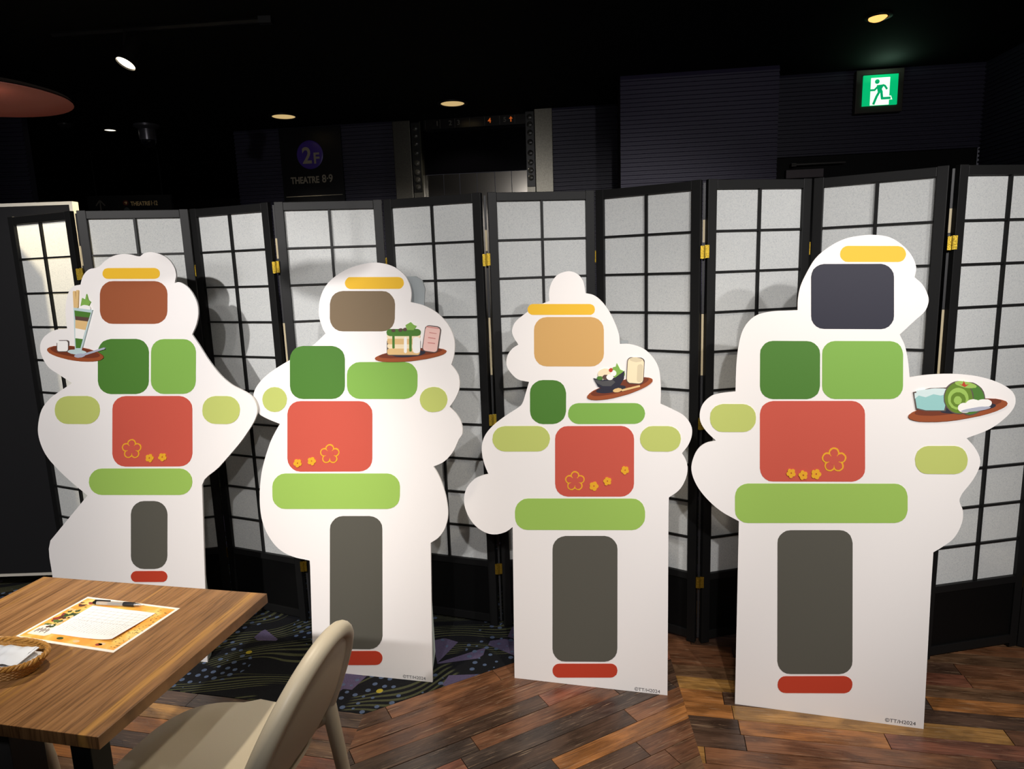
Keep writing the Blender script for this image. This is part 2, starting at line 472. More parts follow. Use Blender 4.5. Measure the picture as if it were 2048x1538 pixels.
# ---- service door with closer below the ribbed wall
d1 = wobj('door_1', None, None, 1.93, .61); tag(d1, 'black service door with closer at the right', kind='structure')
mb = MB(); mb.box(0, .95, .015, .029, 0.005, 2.15)
obj('door_leaf', mb.mesh('door_leaf', BLACK), d1)
mb = MB(); mb.box(.06, .30, -.035, .014, 2.037, 2.092)
cl = obj('door_closer', mb.mesh('door_closer', mat('closer_grey', (104, 96, 100), .5, .3), bevel=.002), d1)
mb = MB(); mb.box(.09, .43, -.05, -.036, 2.118, 2.127); mb.box(.09, .12, -.05, .014, 2.112, 2.132)
obj('closer_arm', mb.mesh('closer_arm', mat('closer_dark', (70, 68, 66), .4, .6)), cl)

# ================================================================ FLOOR SIGN ON THE BACK WALL
fs = wobj('floor_sign', None, None, -1.855, 0); tag(fs, 'black wall sign reading 2F THEATRE 8·9 with violet sphere', 'sign')
mb = MB(); mb.box(0, .525, -.03, -.0105, 0, 2.69)
obj('sign_board', mb.mesh('sign_board', mat('sign_black', (19, 19, 22), .35)), fs)
mb = MB(); mb.lathe([(.113*math.sin(a), .007*math.cos(a)) for a in [PI/2*k/8 for k in range(1, 9)]], 40, Matrix.Translation((.255, -.031, 2.474)) @ Matrix.Rotation(PI/2, 4, 'X'))
obj('violet_sphere', mb.mesh('violet_sphere', mat('violet_gloss', (84, 62, 170), .3), smooth=True), fs)
def wall_text(body, size, x, y, z, parent, material=LETTER, sx=1.0, align='LEFT', bold=.002):
    o = obj('lettering', text_mesh(body, size, material, align, .0008, bold), parent, (x, y, z), (PI/2, 0, 0))
    o.scale = (sx, 1, 1); return o
wall_text('2', .178, .190, -.0395, 2.408, fs, sx=.92, bold=.004)
wall_text('F', .118, .283, -.0395, 2.404, fs, bold=.003)
wall_text('THEATRE', .073, .072, -.0315, 2.252, fs, sx=.80, bold=.002)
wall_text('8·9', .086, .342, -.0315, 2.252, fs, sx=.86, bold=.0015)
mb = MB(); mb.box(.02, .508, -.032, -.0305, 2.146, 2.151)
obj('sign_rule', mb.mesh('sign_rule', LETTER), fs)

# ================================================================ ELEVATOR ENTRANCE
ev = wobj('elevator', None, None, -.88, 0); tag(ev, 'elevator entrance with brushed steel jambs and dark glass front', 'elevator')
def evbox(name, s0, s1, t0, t1, z0, z1, m, bevel=0, parent=None):
    mb = MB(); mb.box(s0, s1, -t1, -t0, z0, z1)
    return obj(name, mb.mesh(name, m, bevel=bevel), parent or ev)
evbox('jamb', .013, .155, 0, .12, 0, 2.675, STEEL, .004)
evbox('jamb', 1.137, 1.275, 0, .12, 0, 2.70, STEEL, .004)
LENS = mat('lamp_lens', (62, 62, 60), .25, .2)
for s0, s1, zt in ((.160, .228, 2.655), (1.068, 1.132, 2.685)):
    st = evbox('lamp_strip', s0, s1, .0, .105, 2.13, zt, mat('strip_black', (22, 22, 22), .3))
    evbox('strip_foot', s0, s1, .0, .112, 0, 2.125, STEEL)
    for k, dz in enumerate((.04, .095, .155, .225, .305, .375, .435, .49)):
        mb = MB(); mb.lathe([(.022, 0), (.022, .006), (.014, .010)], 20, Matrix.Translation(((s0+s1)/2, -.105, zt-dz)) @ Matrix.Rotation(PI/2, 4, 'X'))
        obj('lamp_lens', mb.mesh('lamp_lens', LENS, smooth=True), st)
evbox('glass_side', .228, .238, .0, .11, 0, 2.66, mat('glass_edge', (120, 120, 110), .15, .8))
GLASS = mat('black_glass', (6, 6, 9), .06, spec=.6)
evbox('transom_glass', .24, 1.066, .02, .04, 2.265, 2.60, GLASS)
for a, b_ in ((.24, .385), (.39, .515), (.52, .655), (.66, .80), (.805, .935), (.94, 1.066)):
    evbox('door_leaf', a, b_, .015, .035 if a < .5 else .03, 0, 2.262, mat('door_steel', (122, 118, 112), .16, 1))
ind = evbox('indicator', .262, 1.066, .045, .10, 2.60, 2.672, mat('indicator_glass', (24, 21, 20), .2))
for k in range(7):
    evbox('indicator_divider', .276+k*.118, .279+k*.118, .1005, .102, 2.604, 2.668, mat('divider', (60, 56, 52), .4), parent=ind)
AMBER = mat('amber_lamp', (200, 90, 30), .5, emit=(255, 120, 40), strength=.35)
DIM = mat('dim_numeral', (92, 88, 82), .5)
for ch, s_, m_ in (('1', .36, DIM), ('2', .465, DIM), ('3', .53, DIM), ('4', .775, AMBER), ('5', .895, DIM), ('↑', .945, AMBER)):
    if ch == '↑':
        mb = MB(); mb.prism([(-.004, -.02), (.004, -.02), (.004, .002), (.014, .002), (0, .02), (-.014, .002), (-.004, .002)], 0, .002, 0, Matrix.Translation((s_+.01, -.1022, 2.640)) @ Matrix.Rotation(PI/2, 4, 'X'))
        obj('indicator_arrow', mb.mesh('indicator_arrow', m_), ind)
    else:
        obj('indicator_numeral', text_mesh(ch, .05, m_, 'LEFT', .0006, .001), ind, (s_, -.1025, 2.622), (PI/2, 0, 0))

# ================================================================ EXIT SIGN
ex = wobj('exit_sign', None, None, 2.543, .625); tag(ex, 'lit green emergency exit sign with running figure under the ceiling', 'exit sign')
mb = MB(); mb.box(-.145, .145, -.045, 0, 2.42, 2.685)
obj('housing', mb.mesh('housing', mat('sign_housing', (70, 62, 56), .5), bevel=.004), ex)
mb = MB(); mb.box(-.105, .105, -.058, -.0455, 2.462, 2.648)
GREENL = mat('green_lit', (0, 150, 90), .4, emit=(0, 172, 104), strength=1.15)
WHITEL = mat('white_lit', (235, 250, 235), .4, emit=(236, 255, 232), strength=1.15)
fc = obj('lit_face', mb.mesh('lit_face', GREENL), ex)
RX = lambda y: Matrix.Translation((0, y, 0)) @ Matrix.Rotation(PI/2, 4, 'X')
mb = MB(); mb.prism([(-.06, 2.463), (.055, 2.463), (.055, 2.63), (-.06, 2.63)], 0, .0006, 0, RX(-.0582))
mb.prism([(.03, 2.493), (.075, 2.493), (.066, 2.517), (.05, 2.517), (.03, 2.51)], 0, .0005, 0, RX(-.0582))
obj('lit_doorway', mb.mesh('lit_doorway', WHITEL), fc)
mb = MB(); M_ = RX(-.0590)
def stroke(pts, w):
    for (x0, z0), (x1, z1) in zip(pts, pts[1:]):
        d = Vector((x1-x0, z1-z0)); n_ = Vector((-d.y, d.x)).normalized()*w/2; e = d.normalized()*w*.3
        mb.prism([(x0-e.x+n_.x, z0-e.y+n_.y), (x0-e.x-n_.x, z0-e.y-n_.y), (x1+e.x-n_.x, z1+e.y-n_.y), (x1+e.x+n_.x, z1+e.y+n_.y)], 0, .0006, 0, M_)
mb.prism([(-.022+.0145*math.cos(2*PI*k/18), 2.607+.0145*math.sin(2*PI*k/18)) for k in range(18)], 0, .0006, 0, M_)
mb.prism([(-.024, 2.585), (.022, 2.588), (.008, 2.560), (.016, 2.54), (-.014, 2.535), (-.020, 2.560)], 0, .0006, 0, M_)
stroke([(-.015, 2.578), (-.036, 2.556), (-.058, 2.556)], .012)
stroke([(.014, 2.583), (.026, 2.578), (.038, 2.560)], .012)
stroke([(-.006, 2.545), (-.022, 2.515), (-.038, 2.472)], .015)
stroke([(.006, 2.545), (.012, 2.503), (.060, 2.503)], .015)
obj('running_figure', mb.mesh('running_figure', mat('green_figure', (0, 140, 88), .4, emit=(0, 160, 100), strength=1.0)), fc)
pl = bpy.data.lights.new('exit_sign_glow', 'AREA'); pl.energy = .25; pl.size = .12; pl.color = (.55, 1, .72)
po = obj('exit_sign_glow', pl, ex, (0, -.17, 2.60)); po.rotation_euler = (PI, 0, 0)

# ================================================================ CEILING FITTINGS
def downlight(x, y, label, r=.088, col=(222, 190, 130), strength=.8, power=6, tilt=0, z=CEIL, ang=80):
    t = thing('downlight', label, 'ceiling light', (x, y, z), 0, 'recessed ceiling downlights')
    mb = MB(); mb.lathe([(r*1.25, 0), (r*1.25, -.006), (r, -.008), (r*.97, .0)], 32, cap=False)
    obj('trim_ring', mb.mesh('trim_ring', mat('black_trim', (40, 36, 32), .4), smooth=True), t)
    mb = MB(); mb.lathe([(.001, -.004), (r*.96, -.004)], 32, cap=False)
    obj('lamp_disc', mb.mesh('lamp_disc', mat('lamp_disc_%d_%d' % (col[2], int(strength*100)), (200, 190, 170), .5, emit=col, strength=strength)), t)
    if power:
        d = bpy.data.lights.new('downlight_beam', 'SPOT'); d.energy = power; d.spot_size = math.radians(ang); d.spot_blend = .35; d.color = (1, .86, .66); d.shadow_soft_size = .05
        o = obj('downlight_beam', d, t, (0, 0, -.02))
    return t
downlight(-.362, 5.18, 'round warm ceiling downlight in front of the elevator', power=16, ang=128)
downlight(-1.663, 5.408, 'round warm ceiling downlight above the floor sign', power=12)
downlight(-3.133, 5.67, 'small pale ceiling downlight left of the dome camera', r=.042, col=(255, 246, 225), strength=1.6, power=6)
downlight(-4.30, 7.9, 'tiny far corridor downlight, middle of three', r=.05, col=(255, 235, 190), strength=1.3, power=16, z=2.948)
downlight(-5.0, 8.05, 'tiny far corridor downlight, leftmost of three', r=.05, col=(255, 235, 190), strength=1.3, power=16, z=2.948)
downlight(-3.60, 7.8, 'tiny far corridor downlight, rightmost of three', r=.05, col=(255, 235, 190), strength=1.3, power=16, z=2.948)

# recessed adjustable lamp above the exit sign
t = thing('adjustable_downlight', 'recessed warm ceiling lamp above the exit sign', 'ceiling light', (1.916, 3.673, CEIL))
mb = MB(); mb.lathe([(.064, 0), (.064, -.005), (.050, -.007), (.048, .0)], 32, cap=False)
obj('trim_ring', mb.mesh('trim_ring', mat('dark_trim', (44, 38, 34), .4), smooth=True), t)
mb = MB(); mb.lathe([(.001, -.006), (.036, -.006), (.045, .001)], 28, Matrix.Rotation(math.radians(-14), 4, 'X') @ Matrix.Translation((0, .004, -.002)), cap=False)
obj('lamp_face', mb.mesh('lamp_face', mat('amber_lamp_face', (255, 200, 120), .5, emit=(255, 190, 105), strength=1.5), smooth=True), t)
spot('adjustable_downlight_beam', (1.916, 3.66, 2.67), (1.9, 3.2, 0), 4, 60, .5, (1, .8, .55))

# track with spotlight
t = thing('lighting_track', 'thin black lighting track on the ceiling', 'lighting track', (-1.60, 3.50, CEIL))
mb = MB(); mb.tube([(-.55, -.0, -.012), (.50, -.10, -.012)], .014, 6)
obj('track_rail', mb.mesh('track_rail', mat('track_black', (22, 21, 20), .4)), t)
mb = MB(); mb.box(.48, .54, -.12, -.085, -.03, 0)
obj('track_end_cap', mb.mesh('track_end_cap', mat('track_black', (22, 21, 20), .4)), t)
sp = thing('track_spotlight', 'glowing round spotlight hanging from the ceiling track', 'spotlight', (-1.76, 3.39, 2.515))
aim = Vector((-.25, -.35, -.75)).normalized()
qm = aim.to_track_quat('Z', 'Y').to_matrix().to_4x4()
mb = MB(); mb.lathe([(.030, -.13), (.036, -.12), (.042, -.02), (.046, .0), (.043, .002), (.041, -.006)], 28, qm, cap=False)
mb.lathe([(.001, -.13), (.030, -.13)], 28, qm, cap=False)
obj('spot_body', mb.mesh('spot_body', mat('spot_black', (28, 26, 24), .35), smooth=True), sp)
mb = MB(); mb.lathe([(.001, -.006), (.041, -.006)], 28, qm, cap=False)
obj('spot_lens', mb.mesh('spot_lens', mat('spot_lens', (255, 245, 220), .4, emit=(255, 238, 205), strength=6)), sp)
spot('track_spotlight_beam', Vector((-1.76, 3.39, 2.515))+aim*.01, Vector((-1.76, 3.39, 2.515))+aim, 230, 44, .5, (1, .84, .56), .03)
mb = MB(); mb.tube([(-aim*.07).to_tuple(), (-.02, .05, .10), (-.02, .07, .175)], .009, 8)
obj('spot_arm', mb.mesh('spot_arm', mat('spot_black', (28, 26, 24), .35)), sp)

# dome camera
t = thing('dome_camera', 'silver and dark security dome camera on the ceiling', 'camera', (-2.781, 5.554, CEIL))
mb = MB(); mb.lathe([(.095, 0), (.095, -.015), (.07, -.03), (.062, -.035)], 32)
obj('mount_plate', mb.mesh('mount_plate', mat('camera_silver', (128, 126, 134), .3, .7), smooth=True), t)
mb = MB(); mb.lathe([(.062, -.035), (.062, -.10), (.060, -.115)], 32)
obj('camera_body', mb.mesh('camera_body', mat('camera_silver', (128, 126, 134), .3, .7), smooth=True), t)
mb = MB(); mb.lathe([(.060, -.115)] + [(.060*math.cos(a), -.115-.058*math.sin(a)) for a in [PI/2*k/8 for k in range(1, 9)]], 32)
obj('dome', mb.mesh('dome', mat('smoked_dome', (22, 22, 28), .08), smooth=True), t)
t = thing('smoke_detector', 'small dark ceiling sensor between camera and pendant lamp', 'sensor', (-3.33, 5.42, CEIL))
mb = MB(); mb.lathe([(.05, 0), (.05, -.012), (.03, -.03), (.001, -.032)], 24)
obj('sensor_body', mb.mesh('sensor_body', mat('sensor_dark', (44, 42, 44), .35), smooth=True), t)

# pendant lamp above the table
t = thing('pendant_lamp', 'dusky pink round pendant lamp shade hanging above the table', 'lamp', (-1.104, 1.499, 1.90))
prof = [(.178, 0), (.173, .006), (.150, .013), (.105, .019), (.055, .023), (.03, .024)]
mb = MB(); mb.lathe(prof, 48, cap=False); mb.lathe([(r*1.0+.002, z+.002) for r, z in prof], 48, cap=False, mi=1)
obj('lamp_shade', mb.mesh('lamp_shade', [mat('shade_inside', (150, 96, 90), .9, spec=.1), mat('shade_outside', (6, 5, 5), .9, spec=0)], smooth=True), t)
mb = MB(); mb.lathe([(.001, .006), (.009, .008), (.013, .013), (.010, .019), (.008, .023)], 20)
obj('bulb', mb.mesh('bulb', mat('amber_bulb', (255, 170, 90), .4, emit=(255, 130, 40), strength=2.5), smooth=True), t)
mb = MB(); mb.tube([(0, 0, .022), (0, 0, CEIL-1.90)], .004, 8)
obj('cord', mb.mesh('cord', BLACK), t)
d = bpy.data.lights.new('pendant_glow', 'POINT'); d.energy = .10; d.color = (1, .66, .46); d.shadow_soft_size = .02
obj('pendant_glow', d, t, (0, 0, -.004))

# hanging sign in the corridor
t = thing('hanging_sign', 'black hanging sign with arrow and THEATRE 11·12 lettering', 'sign', (-3.6, 6.6, 2.30), .12)
mb = MB(); mb.box(-.33, .42, 0, .04, -.35, 0)
obj('sign_board', mb.mesh('sign_board', mat('sign_black2', (16, 15, 15), .5)), t)
for x in (-.25, .34):
    mb = MB(); mb.tube([(x, .02, 0), (x, .02, CEIL-2.30)], .006, 8)
    obj('hanger_rod', mb.mesh('hanger_rod', BLACK), t)
mb = MB(); M_ = RX(-.0005)
def bar(x0, z0, x1, z1, w=.011):
    d_ = Vector((x1-x0, z1-z0)); n_ = Vector((-d_.y, d_.x)).normalized()*w/2
    mb.prism([(x0+n_.x, z0+n_.y), (x0-n_.x, z0-n_.y), (x1-n_.x, z1-n_.y), (x1+n_.x, z1+n_.y)], 0, .001, 0, M_)
bar(-.215, -.04, -.215, -.17); bar(-.215, -.04, -.255, -.09); bar(-.215, -.04, -.175, -.09)
obj('arrow', mb.mesh('arrow', mat('grey_print', (128, 122, 114), .6)), t)
SGN = mat('hanging_lettering', (190, 160, 110), .6, emit=(190, 160, 110), strength=.06)
wall_text('THEATRE', .052, .055, -.002, -.094, t, SGN, .78, bold=.001)
wall_text('11·12', .058, .215, -.002, -.094, t, SGN, .62, bold=.001)
wall_text('6F', .03, .0, -.004, -.08, t, SGN, .8)
mb = MB(); mb.lathe([(.001, .001), (.026, .0)], 24, Matrix.Translation((.012, -.001, -.068)) @ Matrix.Rotation(PI/2, 4, 'X'), cap=False)
obj('red_disc', mb.mesh('red_disc', mat('sign_red', (120, 48, 40), .5)), t)
mb = MB(); mb.lathe([(.001, .001), (.026, .0)], 24, Matrix.Translation((.014, -.001, -.135)) @ Matrix.Rotation(PI/2, 4, 'X'), cap=False)
obj('grey_disc', mb.mesh('grey_disc', mat('sign_grey', (96, 104, 104), .5)), t)

# ================================================================ PARTITION BOARD AT THE LEFT
t = thing('partition_board', 'black freestanding partition board with pale edge trim at far left', 'partition', (-2.45, 3.10, 0))
mb = MB(); mb.box(-.55, .515, 0, .035, .125, 1.853)
obj('board_face', mb.mesh('board_face', mat('partition_black', (27, 27, 29), .8, spec=.2)), t)
TRIM = mat('pale_trim', (205, 200, 188), .5)
for a in ((-.55, .53, -.004, .039, 1.853, 1.867), (-.55, .53, -.004, .039, .112, .125), (.515, .53, -.004, .039, .125, 1.853)):
    mb = MB(); mb.box(*a); obj('edge_trim', mb.mesh('edge_trim', TRIM), t)
for x in (-.45, .42):
    mb = MB(); mb.box(x-.02, x+.02, .0, .03, 0.02, .112); mb.box(x-.02, x+.02, -.02, .25, 0, .02)
    obj('leg', mb.mesh('leg', BLACK), t)

# ================================================================ FOLDING SCREEN
FOLDS = [(-2.154, 3.019), (-1.758, 2.835), (-1.331, 2.937), (-.928, 2.764), (-.496, 2.817), (-.082, 2.674), (.352, 2.737), (.712, 2.492), (1.134, 2.588), (1.497, 2.325), (1.922, 2.405), (2.29, 2.17)]
fscr = thing('folding_screen', 'black framed shoji folding screen with white paper panes in zigzag', 'folding screen', (0, 2.7, 0))
PWD = .4195; SW = .034; H = 1.80; ZB, ZT = .298, 1.766; TH = .020
mb = MB()
mb.box(0, SW, -TH/2, TH/2, .004, H); mb.box(PWD-SW, PWD, -TH/2, TH/2, .004, H)
mb.box(SW, PWD-SW, -TH/2, TH/2, ZT, H-.002); mb.box(SW, PWD-SW, -TH/2, TH/2, ZB-.028, ZB); mb.box(SW, PWD-SW, -TH/2, TH/2, .02, .055)
FR = mb.mesh('panel', BLACKLAC, bevel=.0015)
RH = (ZT-ZB)/10; PWI = (PWD-2*SW)/2
mb = MB(); mb.add([(0, .004, 0), (PWI, .004, 0), (PWI, .004, RH), (0, .004, RH)], [(0, 1, 2, 3)]); PANE = mb.mesh('paper_pane', PAPER)
mb = MB(); mb.box(SW, PWD-SW, -.006, .003, -.0035, .0035); HB = mb.mesh('lattice_bar', BLACKLAC)
mb = MB(); mb.box(-.0045, .0045, -.008, .003, ZB, ZT); VB = mb.mesh('lattice_upright', BLACKLAC)
mb = MB(); mb.box(SW, PWD-SW, -.003, .004, .055, ZB-.028); KB = mb.mesh('kick_board', mat('kick_black', (9, 9, 9), .5, spec=.2))
mb = MB()
mb.box(-.015, -.0005, -.0035, .002, -.023, .023); mb.box(.0005, .015, -.0035, .002, -.021, .025)
mb.lathe([(.0032, -.022), (.0032, .022)], 10, Matrix.Translation((0, -.004, 0)))
HINGE = mb.mesh('hinge', BRASS)
for i in range(len(FOLDS)-1):
    a, b_ = Vector((*FOLDS[i], 0)), Vector((*FOLDS[i+1], 0))
    d_ = (b_-a); L = d_.length; d_.normalize(); ang = math.atan2(d_.y, d_.x)
    near_start = FOLDS[i][1] < FOLDS[i+1][1]
    st = a + d_*((L-PWD)/2 + (.003 if near_start else -.003))
    p = obj('panel', FR, fscr, (st.x, st.y-2.7, 0), (0, 0, ang))
    for r in range(10):
        for cidx in range(2):
            obj('paper_pane', PANE, p, (SW+cidx*PWI, 0, ZB+r*RH))
        if r: obj('lattice_bar', HB, p, (0, 0, ZB+r*RH))
    obj('lattice_upright', VB, p, (PWD/2, 0, 0))
    obj('kick_board', KB, p)
CREAM = mat('joint_cream', (186, 172, 140), .6); JB = mat('joint_black', (34, 34, 36), .5)
for i in range(1, len(FOLDS)-1):
    x, y = FOLDS[i]; near = i % 2 == 1
    p0, p1 = Vector(FOLDS[i-1]), Vector(FOLDS[i+1]); ang = math.atan2(p1.y-p0.y, p1.x-p0.x)
    for z in (1.545, .909, .268):
        h = obj('hinge', HINGE, fscr, (x, y-2.7-(.012 if near else .004), z), (0, 0, ang))
        if not near: h.scale = (.3, 1, 1)
    if near:
        for k, (z0, z1, m_) in enumerate(((.02, 1.09, JB), (1.09, 1.32, CREAM), (1.32, 1.58, JB), (1.58, 1.66, CREAM), (1.66, 1.79, JB))):
            mb = MB(); mb.box(-.004, .004, .012, .015, z0, z1)
            obj('joint_strip', mb.mesh('joint_strip', m_), fscr, (x, y-2.7, 0), (0, 0, ang))

